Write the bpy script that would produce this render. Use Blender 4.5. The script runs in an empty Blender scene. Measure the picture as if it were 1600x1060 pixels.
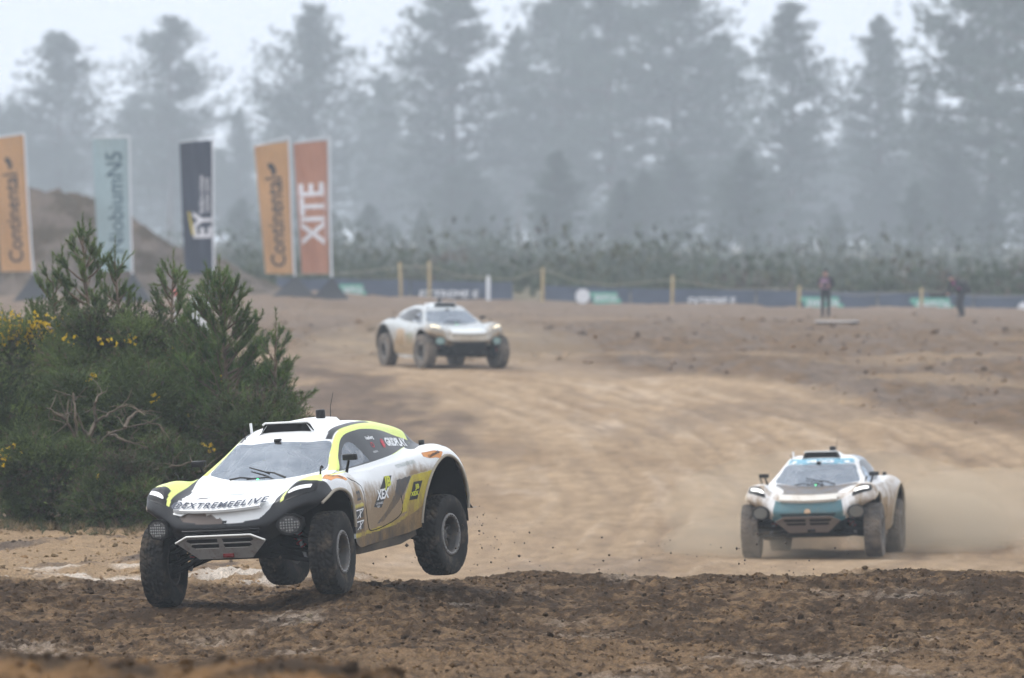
import bpy, bmesh, math, random
import numpy as np
from mathutils import Vector, Matrix, Euler
from mathutils.bvhtree import BVHTree

scene = bpy.context.scene
COL = scene.collection
rad = math.radians

# ------------------------------------------------------------------ camera, sky, sun, exposure
cam_data = bpy.data.cameras.new('camera')
cam = bpy.data.objects.new('camera', cam_data)
COL.objects.link(cam)
cam_data.sensor_width = 36.0
cam_data.lens = 308.25
cam_data.clip_start = 1.0
cam_data.clip_end = 12000.0
cam.location = (0.0, 0.0, 2.8)
cam.rotation_euler = (math.pi / 2 - math.atan(150.0 / 13700.0), 0.0, 0.0)
cam_data.dof.use_dof = True
cam_data.dof.focus_distance = 99.0
cam_data.dof.aperture_fstop = 3.5
scene.camera = cam

world = bpy.data.worlds.new('World')
scene.world = world
world.use_nodes = True
wn, wl = world.node_tree.nodes, world.node_tree.links
wn.clear()
w_out = wn.new('ShaderNodeOutputWorld')
w_bg = wn.new('ShaderNodeBackground')
w_sky = wn.new('ShaderNodeTexSky')
w_sky.sky_type = 'NISHITA'
w_sky.sun_disc = False
SUN_EL, SUN_AZ = rad(50), rad(285)
w_sky.sun_elevation = SUN_EL
w_sky.sun_rotation = SUN_AZ
w_sky.air_density = 1.0
w_sky.dust_density = 6.0
w_sky.ozone_density = 1.0
w_hsv = wn.new('ShaderNodeHueSaturation')
w_hsv.inputs['Saturation'].default_value = 0.16
w_mix = wn.new('ShaderNodeMix')            # thick even cloud veil over the clear-sky model
w_mix.data_type = 'RGBA'
w_mix.inputs[0].default_value = 0.72
w_mix.inputs[7].default_value = (8.7, 9.35, 10.4, 1)
wl.new(w_sky.outputs[0], w_hsv.inputs['Color'])
wl.new(w_hsv.outputs[0], w_mix.inputs[6])
wl.new(w_mix.outputs[2], w_bg.inputs['Color'])
w_bg.inputs['Strength'].default_value = 0.15
wl.new(w_bg.outputs[0], w_out.inputs['Surface'])

sun_data = bpy.data.lights.new('sun', 'SUN')
sun_data.energy = 1.5
sun_data.angle = rad(16)
sun_data.color = (1.0, 0.96, 0.90)
sun = bpy.data.objects.new('sun', sun_data)
COL.objects.link(sun)
# the sun stands high on the left, a little beyond the cars
sd = Vector((math.sin(SUN_AZ) * math.cos(SUN_EL), math.cos(SUN_AZ) * math.cos(SUN_EL), math.sin(SUN_EL)))
sun.rotation_euler = sd.to_track_quat('Z', 'Y').to_euler()

scene.view_settings.view_transform = 'Standard'
scene.view_settings.look = 'None'
scene.view_settings.exposure = 0.20
scene.view_settings.gamma = 1.0
scene.render.engine = 'CYCLES'
scene.cycles.use_denoising = True
scene.cycles.denoiser = 'OPENIMAGEDENOISE'
scene.cycles.max_bounces = 5
scene.cycles.diffuse_bounces = 2
scene.cycles.glossy_bounces = 3
scene.cycles.transmission_bounces = 4
scene.cycles.transparent_max_bounces = 12
scene.cycles.volume_bounces = 0
scene.cycles.use_adaptive_sampling = True
scene.cycles.adaptive_threshold = 0.035

FPX = 13700.0
def px2x(px, d): return (px - 800.0) / FPX * d
def row2z(row, d): return 2.8 - (row - 380.0) / FPX * d

# ------------------------------------------------------------------ numpy noise
_rp = np.random.default_rng(12345)
_PERM = np.concatenate([_rp.permutation(1024)] * 2).astype(np.int32)
_GA = _rp.uniform(0, 2 * math.pi, 1024)
_GX = np.cos(_GA).astype(np.float32); _GY = np.sin(_GA).astype(np.float32)
def gnoise(x, y, seed=0):
    x = np.asarray(x); y = np.asarray(y)
    fx = np.floor(x); fy = np.floor(y)
    ix = (fx.astype(np.int32) + seed * 131) & 1023; iy = fy.astype(np.int32) & 1023
    fx = (x - fx).astype(np.float32); fy = (y - fy).astype(np.float32)
    ux = fx * fx * fx * (fx * (fx * 6 - 15) + 10)
    uy = fy * fy * fy * (fy * (fy * 6 - 15) + 10)
    p0 = _PERM[ix]; p1 = _PERM[(ix + 1) & 1023]
    iy1 = iy + 1
    h = _PERM[p0 + iy]; a = _GX[h] * fx + _GY[h] * fy
    h = _PERM[p1 + iy]; b = _GX[h] * (fx - 1) + _GY[h] * fy
    h = _PERM[(p0 + iy1) & 1023]; c = _GX[h] * fx + _GY[h] * (fy - 1)
    h = _PERM[(p1 + iy1) & 1023]; d = _GX[h] * (fx - 1) + _GY[h] * (fy - 1)
    return ((a + (b - a) * ux + (c - a) * uy + (a - b - c + d) * ux * uy) * 1.5).astype(np.float64)
def fbm(x, y, oct=4, seed=0, gain=0.5, lac=2.03):
    s = 0; amp = 1.0; tot = 0
    for o in range(oct):
        s = s + amp * gnoise(x, y, seed + o * 17)
        tot += amp; amp *= gain
        x = x * lac + 13.7; y = y * lac + 7.1
    return s / tot
def billow(x, y, oct=4, seed=0, gain=0.5, lac=2.03):
    s = 0; amp = 1.0; tot = 0
    for o in range(oct):
        s = s + amp * (1 - 2 * np.abs(gnoise(x, y, seed + o * 17)))
        tot += amp; amp *= gain
        x = x * lac + 3.7; y = y * lac + 17.1
    return s / tot
def sstep(a, b, x):
    t = np.clip((np.asarray(x, float) - a) / (b - a), 0, 1)
    return t * t * (3 - 2 * t)
def lerp3(a, b, t): return a + (b - a) * t[..., None]

# ------------------------------------------------------------------ object helpers
def tag(o, label=None, cat=None, group=None, kind=None):
    if label: o['label'] = label
    if cat: o['category'] = cat
    if group: o['group'] = group
    if kind: o['kind'] = kind
    return o
def link(o, parent=None):
    COL.objects.link(o)
    if parent is not None: o.parent = parent
    return o
def empty(name, loc=(0, 0, 0), rot=(0, 0, 0)):
    o = bpy.data.objects.new(name, None)
    o.empty_display_size = 0.3
    o.location = loc; o.rotation_euler = rot
    return link(o)
def np_mesh(name, V, F, mat=None, smooth=False, colors=None, attrs=None):
    """V (n,3); F array (m,k) or list of such arrays."""
    me = bpy.data.meshes.new(name)
    V = np.ascontiguousarray(V, dtype=np.float32)
    Fs = F if isinstance(F, list) else [F]
    Fs = [np.asarray(f, dtype=np.int32) for f in Fs if len(f)]
    nl = sum(f.size for f in Fs); nf = sum(len(f) for f in Fs)
    me.vertices.add(len(V)); me.vertices.foreach_set('co', V.ravel())
    me.loops.add(nl); me.polygons.add(nf)
    if nl:
        me.loops.foreach_set('vertex_index', np.concatenate([f.ravel() for f in Fs]))
        starts = []; s = 0
        for f in Fs:
            starts.append(s + np.arange(len(f)) * f.shape[1]); s += f.size
        me.polygons.foreach_set('loop_start', np.concatenate(starts).astype(np.int32))
    if smooth: me.polygons.foreach_set('use_smooth', np.ones(nf, dtype=bool))
    if colors is not None:
        a = me.color_attributes.new('Col', 'FLOAT_COLOR', 'POINT')
        c = np.ones((len(V), 4), dtype=np.float32); c[:, :colors.shape[1]] = colors
        a.data.foreach_set('color', c.ravel())
    for k, v in (attrs or {}).items():
        a = me.attributes.new(k, 'FLOAT', 'POINT')
        a.data.foreach_set('value', np.asarray(v, dtype=np.float32))
    if mat: me.materials.append(mat)
    me.update(calc_edges=True)
    me.validate()
    return me
def np_obj(name, V, F, mat=None, parent=None, **kw):
    return link(bpy.data.objects.new(name, np_mesh(name, V, F, mat, **kw)), parent)
def grid_faces(nr, nc, close_c=False):
    r = np.arange(nr - 1)[:, None]
    nq = nc if close_c else nc - 1
    c = np.arange(nq)[None, :]
    c2 = (c + 1) % nc
    a = r * nc + c; b = r * nc + c2; d = (r + 1) * nc + c2; e = (r + 1) * nc + c
    return np.stack([a, b, d, e], -1).reshape(-1, 4)
class MB:
    """collects simple shapes into one mesh"""
    def __init__(self): self.V = []; self.F3 = []; self.F4 = []; self.n = 0
    def add(self, V, F):
        V = np.asarray(V, float); F = np.asarray(F, int)
        if F.shape[1] == 3: self.F3.append(F + self.n)
        else: self.F4.append(F + self.n)
        self.V.append(V); self.n += len(V); return self
    def box(self, c, s, R=None, taper=1.0):
        V = np.array([[x, y, z] for x in (-.5, .5) for y in (-.5, .5) for z in (-.5, .5)], float)
        V[:, :2] *= np.where(V[:, 2:3] > 0, taper, 1.0)
        V = V * np.asarray(s, float)
        if R is not None: V = V @ np.array(R.to_3x3()).T
        return self.add(V + np.asarray(c, float), [[0, 1, 3, 2], [4, 6, 7, 5], [0, 4, 5, 1], [2, 3, 7, 6], [0, 2, 6, 4], [1, 5, 7, 3]])
    def tube(self, pts, r, n=8, cap=True):
        P = np.asarray(pts, float); m = len(P)
        r = np.full(m, r) if np.isscalar(r) else np.asarray(r, float)
        T = np.gradient(P, axis=0) if m > 2 else np.repeat((P[1:] - P[:1]), m, 0)
        T /= np.linalg.norm(T, axis=1, keepdims=True) + 1e-9
        ref = np.array([0, 0, 1.0]) if abs(T[:, 2]).mean() < 0.85 else np.array([1.0, 0, 0])
        A = np.cross(T, ref); A /= np.linalg.norm(A, axis=1, keepdims=True) + 1e-9
        B = np.cross(T, A)
        th = np.linspace(0, 2 * math.pi, n, endpoint=False)
        V = P[:, None] + r[:, None, None] * (np.cos(th)[None, :, None] * A[:, None] + np.sin(th)[None, :, None] * B[:, None])
        self.add(V.reshape(-1, 3), grid_faces(m, n, True))
        if cap:
            k = self.n
            for idx, ring in ((0, 0), (m - 1, m - 1)):
                c = P[idx]; base = len(self.V)
                VV = np.vstack([V[ring], c[None]])
                f = [[i, (i + 1) % n, n] for i in range(n)]
                self.add(VV, f)
        return self
    def lathe(self, prof, axis='y', n=48, c=(0, 0, 0)):
        prof = np.asarray(prof, float)      # (r, h)
        th = np.linspace(0, 2 * math.pi, n, endpoint=False)
        r = prof[:, 0][:, None]; h = np.repeat(prof[:, 1][:, None], n, 1)
        a = r * np.cos(th); b = r * np.sin(th)
        V = {'y': np.stack([a, h, b], -1), 'x': np.stack([h, a, b], -1), 'z': np.stack([a, b, h], -1)}[axis]
        return self.add(V.reshape(-1, 3) + np.asarray(c, float), grid_faces(len(prof), n, True))
    def poly(self, pts3):        # fan
        P = np.asarray(pts3, float)
        return self.add(P, [[0, i, i + 1] for i in range(1, len(P) - 1)])
    def prism(self, P2, d0, d1, plane='xz'):
        P2 = np.asarray(P2, float); n = len(P2)
        def lift(d):
            return {'xz': np.stack([P2[:, 0], np.full(n, d), P2[:, 1]], -1), 'yz': np.stack([np.full(n, d), P2[:, 0], P2[:, 1]], -1),
                    'xy': np.stack([P2[:, 0], P2[:, 1], np.full(n, d)], -1)}[plane]
        A, B = lift(d0), lift(d1)
        self.add(np.vstack([A, B]), [[i, (i + 1) % n, n + (i + 1) % n, n + i] for i in range(n)])
        self.add(A, [[0, i, i + 1] for i in range(1, n - 1)]); self.add(B, [[0, i + 1, i] for i in range(1, n - 1)])
        return self
    def data(self):
        return np.vstack(self.V), [np.vstack(f) for f in (self.F3, self.F4) if f]
    def mesh(self, name, mat=None, smooth=False, **kw):
        V, F = self.data(); return np_mesh(name, V, F, mat, smooth=smooth, **kw)
    def build(self, name, mat=None, parent=None, smooth=False, **kw):
        return link(bpy.data.objects.new(name, self.mesh(name, mat, smooth, **kw)), parent)
def auto_smooth(o, deg=35):
    me = o.data
    me.polygons.foreach_set('use_smooth', np.ones(len(me.polygons), dtype=bool))
    try: me.set_sharp_from_angle(angle=rad(deg))
    except Exception: pass
    return o

# ------------------------------------------------------------------ materials
MATS = {}
def mat(name, color=(0.5, 0.5, 0.5), rough=0.6, metal=0.0, noise=0.0, nscale=8.0, bump=0.0, bscale=40.0, emit=None, estr=0.0,
        alpha=1.0, spec=0.5, coat=0.0, attr=None, dirt=0.0, dirt_col=(0.16, 0.115, 0.075), dscale=3.0):
    if name in MATS: return MATS[name]
    m = bpy.data.materials.new(name); m.use_nodes = True
    nt = m.node_tree; N, L = nt.nodes, nt.links
    p = N['Principled BSDF']
    p.inputs['Roughness'].default_value = rough
    p.inputs['Metallic'].default_value = metal
    p.inputs['Specular IOR Level'].default_value = spec
    p.inputs['Coat Weight'].default_value = coat
    p.inputs['Base Color'].default_value = (*color, 1)
    tc = N.new('ShaderNodeTexCoord')
    src = None
    if attr:
        a = N.new('ShaderNodeAttribute'); a.attribute_name = attr; src = a.outputs['Color']
    if noise > 0:
        n = N.new('ShaderNodeTexNoise'); n.inputs['Scale'].default_value = nscale; n.inputs['Detail'].default_value = 5
        L.new(tc.outputs['Object'], n.inputs['Vector'])
        mr = N.new('ShaderNodeMapRange'); mr.inputs[1].default_value = 0.3; mr.inputs[2].default_value = 0.7
        mr.inputs[3].default_value = 1 - noise; mr.inputs[4].default_value = 1 + noise
        L.new(n.outputs['Fac'], mr.inputs[0])
        mx = N.new('ShaderNodeMix'); mx.data_type = 'RGBA'; mx.blend_type = 'MULTIPLY'; mx.inputs[0].default_value = 1
        if src: L.new(src, mx.inputs[6])
        else: mx.inputs[6].default_value = (*color, 1)
        L.new(mr.outputs[0], mx.inputs[7]); src = mx.outputs[2]
    if dirt > 0:
        n = N.new('ShaderNodeTexNoise'); n.inputs['Scale'].default_value = dscale; n.inputs['Detail'].default_value = 8; n.inputs['Roughness'].default_value = 0.7
        L.new(tc.outputs['Object'], n.inputs['Vector'])
        mr = N.new('ShaderNodeMapRange'); mr.inputs[1].default_value = 0.72 - dirt * 0.4; mr.inputs[2].default_value = 0.85 - dirt * 0.2
        L.new(n.outputs['Fac'], mr.inputs[0])
        mx = N.new('ShaderNodeMix'); mx.data_type = 'RGBA'
        L.new(mr.outputs[0], mx.inputs[0])
        if src: L.new(src, mx.inputs[6])
        else: mx.inputs[6].default_value = (*color, 1)
        mx.inputs[7].default_value = (*dirt_col, 1); src = mx.outputs[2]
        mr2 = N.new('ShaderNodeMapRange'); mr2.inputs[3].default_value = rough; mr2.inputs[4].default_value = 0.9
        L.new(mr.outputs[0], mr2.inputs[0]); L.new(mr2.outputs[0], p.inputs['Roughness'])
    if src: L.new(src, p.inputs['Base Color'])
    if bump > 0:
        n = N.new('ShaderNodeTexNoise'); n.inputs['Scale'].default_value = bscale; n.inputs['Detail'].default_value = 6
        L.new(tc.outputs['Object'], n.inputs['Vector'])
        b = N.new('ShaderNodeBump'); b.inputs['Strength'].default_value = bump; b.inputs['Distance'].default_value = 0.02
        L.new(n.outputs['Fac'], b.inputs['Height']); L.new(b.outputs[0], p.inputs['Normal'])
    if emit:
        p.inputs['Emission Color'].default_value = (*emit, 1); p.inputs['Emission Strength'].default_value = estr
    if alpha < 1: p.inputs['Alpha'].default_value = alpha
    MATS[name] = m
    return m
# ================================================================== TERRAIN
_by = np.array([-80, 10, 30, 44, 50, 60, 75, 85, 95, 100, 103.6, 107, 113, 125, 138, 150, 170, 200, 238, 270, 319, 400, 500, 700, 1000, 2500], float)
_bz = np.array([1.1, 1.1, .6, -.15, -.35, -.9, -1.32, -1.50, -1.48, -1.40, -1.29, -1.4, -1.8, -2.4, -2.6, -2.6, -2.3, -1.5, -.63, -.25, 0, .05, .2, .3, 1, 2], float)
_ly = np.array([-80, 60, 100, 105, 111, 118, 126, 138, 150, 170, 200, 238, 270, 2500], float)
_lz = np.array([0, -.9, -1.33, -1.37, -1.28, -1.12, -1.35, -2.1, -2.4, -2.25, -1.5, -.63, -.25, 2], float)
def pch(xk, yk, x):       # monotone-ish cubic (finite-difference hermite)
    x = np.clip(x, xk[0], xk[-1])
    h = np.diff(xk); d = np.diff(yk) / h
    m = np.zeros_like(yk); m[0] = d[0]; m[-1] = d[-1]
    s = d[:-1] * d[1:] > 0
    m[1:-1] = np.where(s, 2 * d[:-1] * d[1:] / np.where(s, d[:-1] + d[1:], 1), 0)
    i = np.clip(np.searchsorted(xk, x) - 1, 0, len(h) - 1)
    t = (x - xk[i]) / h[i]
    return ((1 + 2 * t) * (1 - t) ** 2 * yk[i] + t * (1 - t) ** 2 * h[i] * m[i] + t * t * (3 - 2 * t) * yk[i + 1] + t * t * (t - 1) * h[i] * m[i + 1])
_bkx = np.array([-12, -4, -3.15, -2.7, -2.1, -1.75, -1.35, -1.0, -.65, -.3, 0.3, 3, 12], float)
_bkz = np.array([.28, .28, .33, .30, .27, .31, .33, .27, .17, .06, -.12, -.3, -.3], float) - .14
def base_height(x, y):
    b = pch(_by, _bz, y)
    l = pch(_ly, _lz, y)
    edge = np.interp(y, [100, 110, 118, 150, 200, 240], [-1.2, -1.7, -2.4, -3.0, -4.4, -5])
    w = sstep(1.3, -1.6, x - edge) * sstep(100, 106, y)
    z = b + (l - b) * w
    # crest is a little lower on the left, higher on the right
    cr = np.exp(-((y - 103.6) / 2.2) ** 2)
    z = z + cr * (-0.07 * sstep(-1.8, -3.4, x) + 0.05 * sstep(2, 4.5, x))
    z = z + .17 * np.exp(-((x + 1.75) / .85) ** 2 - ((y - 98.6) / 1.6) ** 2) + .07 * np.exp(-((x + 3.9) / .8) ** 2 - ((y - 98.8) / 1.3) ** 2)
    # near bank
    nb = pch(_bkx, _bkz, x)
    z = np.maximum(z, nb - np.abs(y - 53.5) ** 1.6 * 0.055) + 0
    # far field falls a little to the right
    z = z - 0.019 * np.clip(x, -2, 40) * sstep(280, 380, y)
    z = z + 0.42 * sstep(-2, -9, x) * sstep(290, 350, y) * sstep(520, 420, y)
    return z
def detail(x, y):
    fg = sstep(110.5, 105.5, y)
    z = 0
    near = y < 112
    d = np.zeros_like(x)
    if near.any():
        X, Y = x[near], y[near]
        rough = 0.55 + 0.45 * sstep(-.25, .25, fbm(X * .35, Y * .22, 3, 5))
        big = fbm(X * .32, Y * .17, 3, 11) * 0.16 + fbm(X * .9 + Y * .25, Y * .5, 3, 12) * 0.075
        rut = billow(X * .25 + Y * .42, Y * .42 - X * .12, 3, 14) * 0.06
        mid = billow(X * 2.1, Y * 1.5, 3, 21) * 0.07
        fine = billow(X * 7.5, Y * 4.6, 3, 31, gain=.68) * 0.078
        dd = (big + rut) + (mid + fine) * rough
        bk = np.exp(-((Y - 53.5) / 5) ** 2)
        d[near] = dd * (1 - .35 * bk) * sstep(112, 106, Y)
    far = ~near
    if far.any():
        X, Y = x[far], y[far]
        dd = fbm(X * .16, Y * .08, 4, 41) * .22 + billow(X * .8, Y * .45, 3, 42) * .045
        fl = field_mask(X, Y)
        of, rn = track_coord(X, Y)
        dd = dd + sstep(9, 4, np.abs(of)) * (fbm(of * 1.9, rn * .045, 3, 91) * -.07 + billow(of * 4.2, rn * .5, 3, 94) * .02)
        dd = dd + fl * (billow(X * 1.1, Y * .4, 4, 43, gain=.6) * .15 + fbm(X * .25, Y * .05, 3, 44) * .16)
        d[far] = dd * sstep(112, 119, Y) * (1 - .5 * sstep(420, 700, Y))
    lb = sstep(0.2, -1.2, x + 2.0) * sstep(104.5, 107, y) * sstep(124, 119, y)
    if (lb > 0).any():
        d = d + lb * (billow(x * 1.1, y * .55, 4, 51) * .085 + fbm(x * .6, y * .3, 3, 52) * .10)
    # smooth where the cars stand
    for cx, cy, r, k in ((6.6, 150.5, 4.0, .8), (-1.9, 239, 5.0, .8)):
        d = d * (1 - k * sstep(r * 1.6, r * .6, np.hypot(x - cx, y - cy)))
    return d
def field_mask(x, y):
    e = np.interp(x, [-14, -8, -4, 0, 3.5, 6.66, 9.2, 11.5, 14, 40], [262, 258, 250, 243, 237, 226, 211, 198, 186, 120])
    e = e + fbm(x * .35, y * .05, 3, 61) * 9
    return sstep(-4, 5, y - e)
def height(x, y):
    return base_height(x, y) + detail(x, y)
def hz(x, y): return float(height(np.array([float(x)]), np.array([float(y)]))[0])

C_DARK = np.array([.052, .029, .013]); C_BROWN = np.array([.185, .115, .060]); C_TAN = np.array([.355, .246, .150])
C_PALE = np.array([.58, .50, .42]); C_MUD = np.array([.160, .116, .086]); C_ORANGE = np.array([.25, .135, .052])
PATH = np.array([(-16, 272), (-9, 262), (-2, 241), (3.2, 225), (6.4, 200), (7.4, 172), (6.2, 150), (2.6, 128), (-1.0, 112), (-2.2, 100)], float)
PATH = np.stack([np.interp(np.linspace(0, 9, 37), np.arange(10), PATH[:, i]) for i in (0, 1)], -1)
def track_coord(x, y):
    best = np.full(x.shape, 1e9); off = np.zeros_like(best); run = np.zeros_like(best); acc = 0.0
    for a, b in zip(PATH[:-1], PATH[1:]):
        d = b - a; L = math.hypot(*d); t = np.clip(((x - a[0]) * d[0] + (y - a[1]) * d[1]) / L ** 2, 0, 1)
        dx, dy = x - a[0] - t * d[0], y - a[1] - t * d[1]; q = dx * dx + dy * dy
        k = q < best
        best = np.where(k, q, best); sg = np.sign(d[0] * dy - d[1] * dx)
        off = np.where(k, np.sqrt(q) * sg, off); run = np.where(k, acc + t * L, run); acc += L
    return off, run
def soil_color(x, y, z):
    n1 = fbm(x * .5, y * .25, 4, 71); n2 = fbm(x * 2.3, y * 1.1, 4, 72); n3 = fbm(x * 7, y * 4, 3, 73)
    # foreground crumbly soil
    t = sstep(-.35, .45, n1 * .45 + n2 * .45 + n3 * .75 - .14 + .30 * sstep(97, 88, y))
    fg = lerp3(np.broadcast_to(C_DARK, x.shape + (3,)), np.broadcast_to(C_BROWN * 1.12, x.shape + (3,)), t)
    pp = sstep(.12, .42, fbm(x * .55 + 9, y * .33, 4, 74) + .55 * np.exp(-((x - 3.0) / 1.2) ** 2 - ((y - 88) / 3.0) ** 2)
               + .42 * np.exp(-((x - 4.4) / 1.0) ** 2 - ((y - 90.5) / 1.2) ** 2) + .3 * np.exp(-((x + 4.9) / .8) ** 2 - ((y - 92) / 1.5) ** 2) - .08) * sstep(-.2, .3, n3 + n2 * .5)
    fg = lerp3(fg, np.broadcast_to(C_PALE * .72, x.shape + (3,)), pp * .38)
    bank = np.exp(-((y - 53) / 5) ** 2)
    fg = lerp3(fg, lerp3(np.broadcast_to(C_DARK * .95, fg.shape), np.broadcast_to(C_ORANGE, fg.shape), sstep(-.25, .3, n2 + .7 * sstep(54, 51, y) - .12)), bank * .9)
    # track
    s1 = fbm(x * .35 + y * .02, y * .05, 4, 81); s2 = fbm(x * 1.2, y * .22, 4, 82); s3 = fbm(x * .12, y * .035 + x * .05, 4, 83)
    tr = lerp3(np.broadcast_to(C_TAN, fg.shape), np.broadcast_to(C_TAN * np.array([.80, .77, .74]), fg.shape), sstep(-.1, .5, s1 + s2 * .4))
    tr = lerp3(tr, np.broadcast_to(C_PALE * np.array([.90, .80, .70]), fg.shape), sstep(.12, .6, s3 * .9 + s2 * .5) * .6)
    # wheel tracks: streaks that follow the line the cars take
    off, run = track_coord(x, y)
    st = fbm(off * 1.9, run * .045, 4, 91) + .5 * fbm(off * 5.0, run * .11, 3, 92)
    on = sstep(9, 4, np.abs(off))
    tr = lerp3(tr, np.broadcast_to(C_MUD * np.array([.98, .92, .86]), fg.shape), sstep(.02, .45, st) * on * .36)
    tr = lerp3(tr, np.broadcast_to(C_PALE * np.array([.95, .86, .76]), fg.shape), sstep(.10, .5, -st) * on * .28)
    br = fbm(x * .22, y * .06, 4, 93)
    tr = lerp3(tr, np.broadcast_to(C_MUD * 1.12, fg.shape), sstep(.08, .36, br) * .42)
    mo = fbm(x * 3.1, y * .7, 4, 95)
    tr = tr * (1 + .30 * mo)[..., None]
    # brown clodded field on the far side
    fl = field_mask(x, y)
    fd = lerp3(np.broadcast_to(C_MUD, fg.shape), np.broadcast_to(C_BROWN * np.array([.82, .82, .86]), fg.shape), sstep(-.28, .28, fbm(x * .4, y * .06, 4, 84) * .8 + fbm(x * 1.7, y * .33, 4, 96) * .9))
    fd = fd * (1 + .45 * fbm(x * 2.6, y * .5, 4, 97))[..., None]
    fd = lerp3(fd, np.broadcast_to(C_TAN * .82, fg.shape), sstep(.1, .4, fbm(x * .13, y * .075, 4, 85)) * .7)
    fd = lerp3(fd, np.broadcast_to(C_MUD * 1.3, fg.shape), sstep(285, 330, y) * .6)
    tr = lerp3(tr, fd, fl)
    # churned mud left of the track
    mx = np.interp(y, [150, 170, 190, 205, 220, 235, 245], [-6, -3.8, -1.6, -1.6, -2.4, -3.6, -5.0]) + fbm(x * .5, y * .1, 3, 86) * 2.2
    md = sstep(.7, -.7, x - mx) * sstep(150, 185, y) * sstep(262, 236, y)
    md = md * sstep(-.55, .1, fbm(x * .6, y * .16, 4, 87) + .1)
    tr = lerp3(tr, np.broadcast_to(C_MUD * np.array([.82, .77, .74]), fg.shape) * (1 + .6 * fbm(x * 1.6, y * .35, 4, 98))[..., None], md * .92)
    # grey-brown heath ground far away
    tr = lerp3(tr, np.broadcast_to(np.array([.14, .115, .07]), fg.shape), sstep(398, 415, y + fbm(x * .2, y * .1, 2, 88) * 6))
    # left bank straw-coloured
    lb = sstep(0.6, -1.0, x + 1.9) * sstep(126, 119, y)
    lc = lerp3(np.broadcast_to(C_TAN * np.array([.93, .91, .86]), fg.shape), np.broadcast_to(C_MUD * .75, fg.shape), sstep(.0, .4, fbm(x * .9, y * .45, 4, 89) + n3 * .25 - .05))
    lc = lerp3(lc, np.broadcast_to(C_PALE * 1.05, fg.shape), sstep(.18, .4, fbm(x * .7 + 4, y * .8, 3, 90) + .35 * np.exp(-((y - 106.6) / .7) ** 2)) * sstep(112, 108, y) * .9)
    tr = lerp3(tr, lc, lb)
    w = sstep(104.6, 106.6, y + n2 * 1.1)
    return lerp3(fg, tr, w)

def ground_material():
    m = bpy.data.materials.new('soil'); m.use_nodes = True
    N, L = m.node_tree.nodes, m.node_tree.links
    p = N['Principled BSDF']; p.inputs['Roughness'].default_value = 0.95; p.inputs['Specular IOR Level'].default_value = 0.15
    a = N.new('ShaderNodeAttribute'); a.attribute_name = 'Col'
    tc = N.new('ShaderNodeTexCoord')
    n1 = N.new('ShaderNodeTexNoise'); n1.inputs['Scale'].default_value = 32; n1.inputs['Detail'].default_value = 8; n1.inputs['Roughness'].default_value = .68
    n2 = N.new('ShaderNodeTexNoise'); n2.inputs['Scale'].default_value = 1.6; n2.inputs['Detail'].default_value = 8; n2.inputs['Roughness'].default_value = .65
    L.new(tc.outputs['Object'], n1.inputs['Vector']); L.new(tc.outputs['Object'], n2.inputs['Vector'])
    r1 = N.new('ShaderNodeMapRange'); r1.inputs[1].default_value = .3; r1.inputs[2].default_value = .7; r1.inputs[3].default_value = .45; r1.inputs[4].default_value = 1.55
    r2 = N.new('ShaderNodeMapRange'); r2.inputs[1].default_value = .3; r2.inputs[2].default_value = .7; r2.inputs[3].default_value = .82; r2.inputs[4].default_value = 1.18
    L.new(n1.outputs['Fac'], r1.inputs[0]); L.new(n2.outputs['Fac'], r2.inputs[0])
    mm = N.new('ShaderNodeMath'); mm.operation = 'MULTIPLY'; L.new(r1.outputs[0], mm.inputs[0]); L.new(r2.outputs[0], mm.inputs[1])
    mx = N.new('ShaderNodeMix'); mx.data_type = 'RGBA'; mx.blend_type = 'MULTIPLY'; mx.inputs[0].default_value = 1
    L.new(a.outputs['Color'], mx.inputs[6]); L.new(mm.outputs[0], mx.inputs[7]); L.new(mx.outputs[2], p.inputs['Base Color'])
    b = N.new('ShaderNodeBump'); b.inputs['Strength'].default_value = 1.0; b.inputs['Distance'].default_value = .05
    L.new(n1.outputs['Fac'], b.inputs['Height']); L.new(b.outputs[0], p.inputs['Normal'])
    return m
SOIL = ground_material()
def terrain_strip(name, ys, ncol, spread):
    """fan of columns: dense near the view axis, wide skirts to both sides"""
    t = np.linspace(-1, 1, ncol)
    out = np.array([1.4, 2.2, 4, 8, 20])
    hw = (0.0584 * np.maximum(ys, 20) * spread + 1.5)
    X = np.concatenate([-(hw[:, None] * out[::-1][None]) - 30 * (out[::-1][None] > 3) * (out[::-1][None]), hw[:, None] * t[None], hw[:, None] * out[None] + 30 * (out[None] > 3) * out[None]], 1)
    Y = np.repeat(ys[:, None], X.shape[1], 1)
    x, y = X.ravel(), Y.ravel()
    z = height(x, y)
    c = soil_color(x, y, z)
    V = np.stack([x, y, z], -1)
    F = grid_faces(len(ys), X.shape[1])
    o = np_obj(name, V, F, SOIL, smooth=True, colors=c)
    return o
ys_fg = np.concatenate([np.arange(-60, 44, 4.0), np.arange(44, 46, .5), np.arange(46, 56.5, .13), np.arange(56.5, 80, .5), np.arange(80, 86, .12), np.arange(86, 106.5, .056), np.arange(106.5, 112.01, .1)])
fg = terrain_strip('foreground_soil', ys_fg, 600, 1.2)
tag(fg, 'dark crumbly churned soil filling the foreground', None, None, 'structure')
ys_mid = np.concatenate([np.arange(112, 122, .1), np.arange(122, 165, .2), np.arange(165, 270, .36), np.arange(270, 430, .8), np.arange(430, 700, 8), np.arange(700, 1600, 60), [2200, 3200]])
gd = terrain_strip('ground', ys_mid, 310, 1.22)
tag(gd, 'tan dirt race track and brown field behind it', None, None, 'structure')

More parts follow.
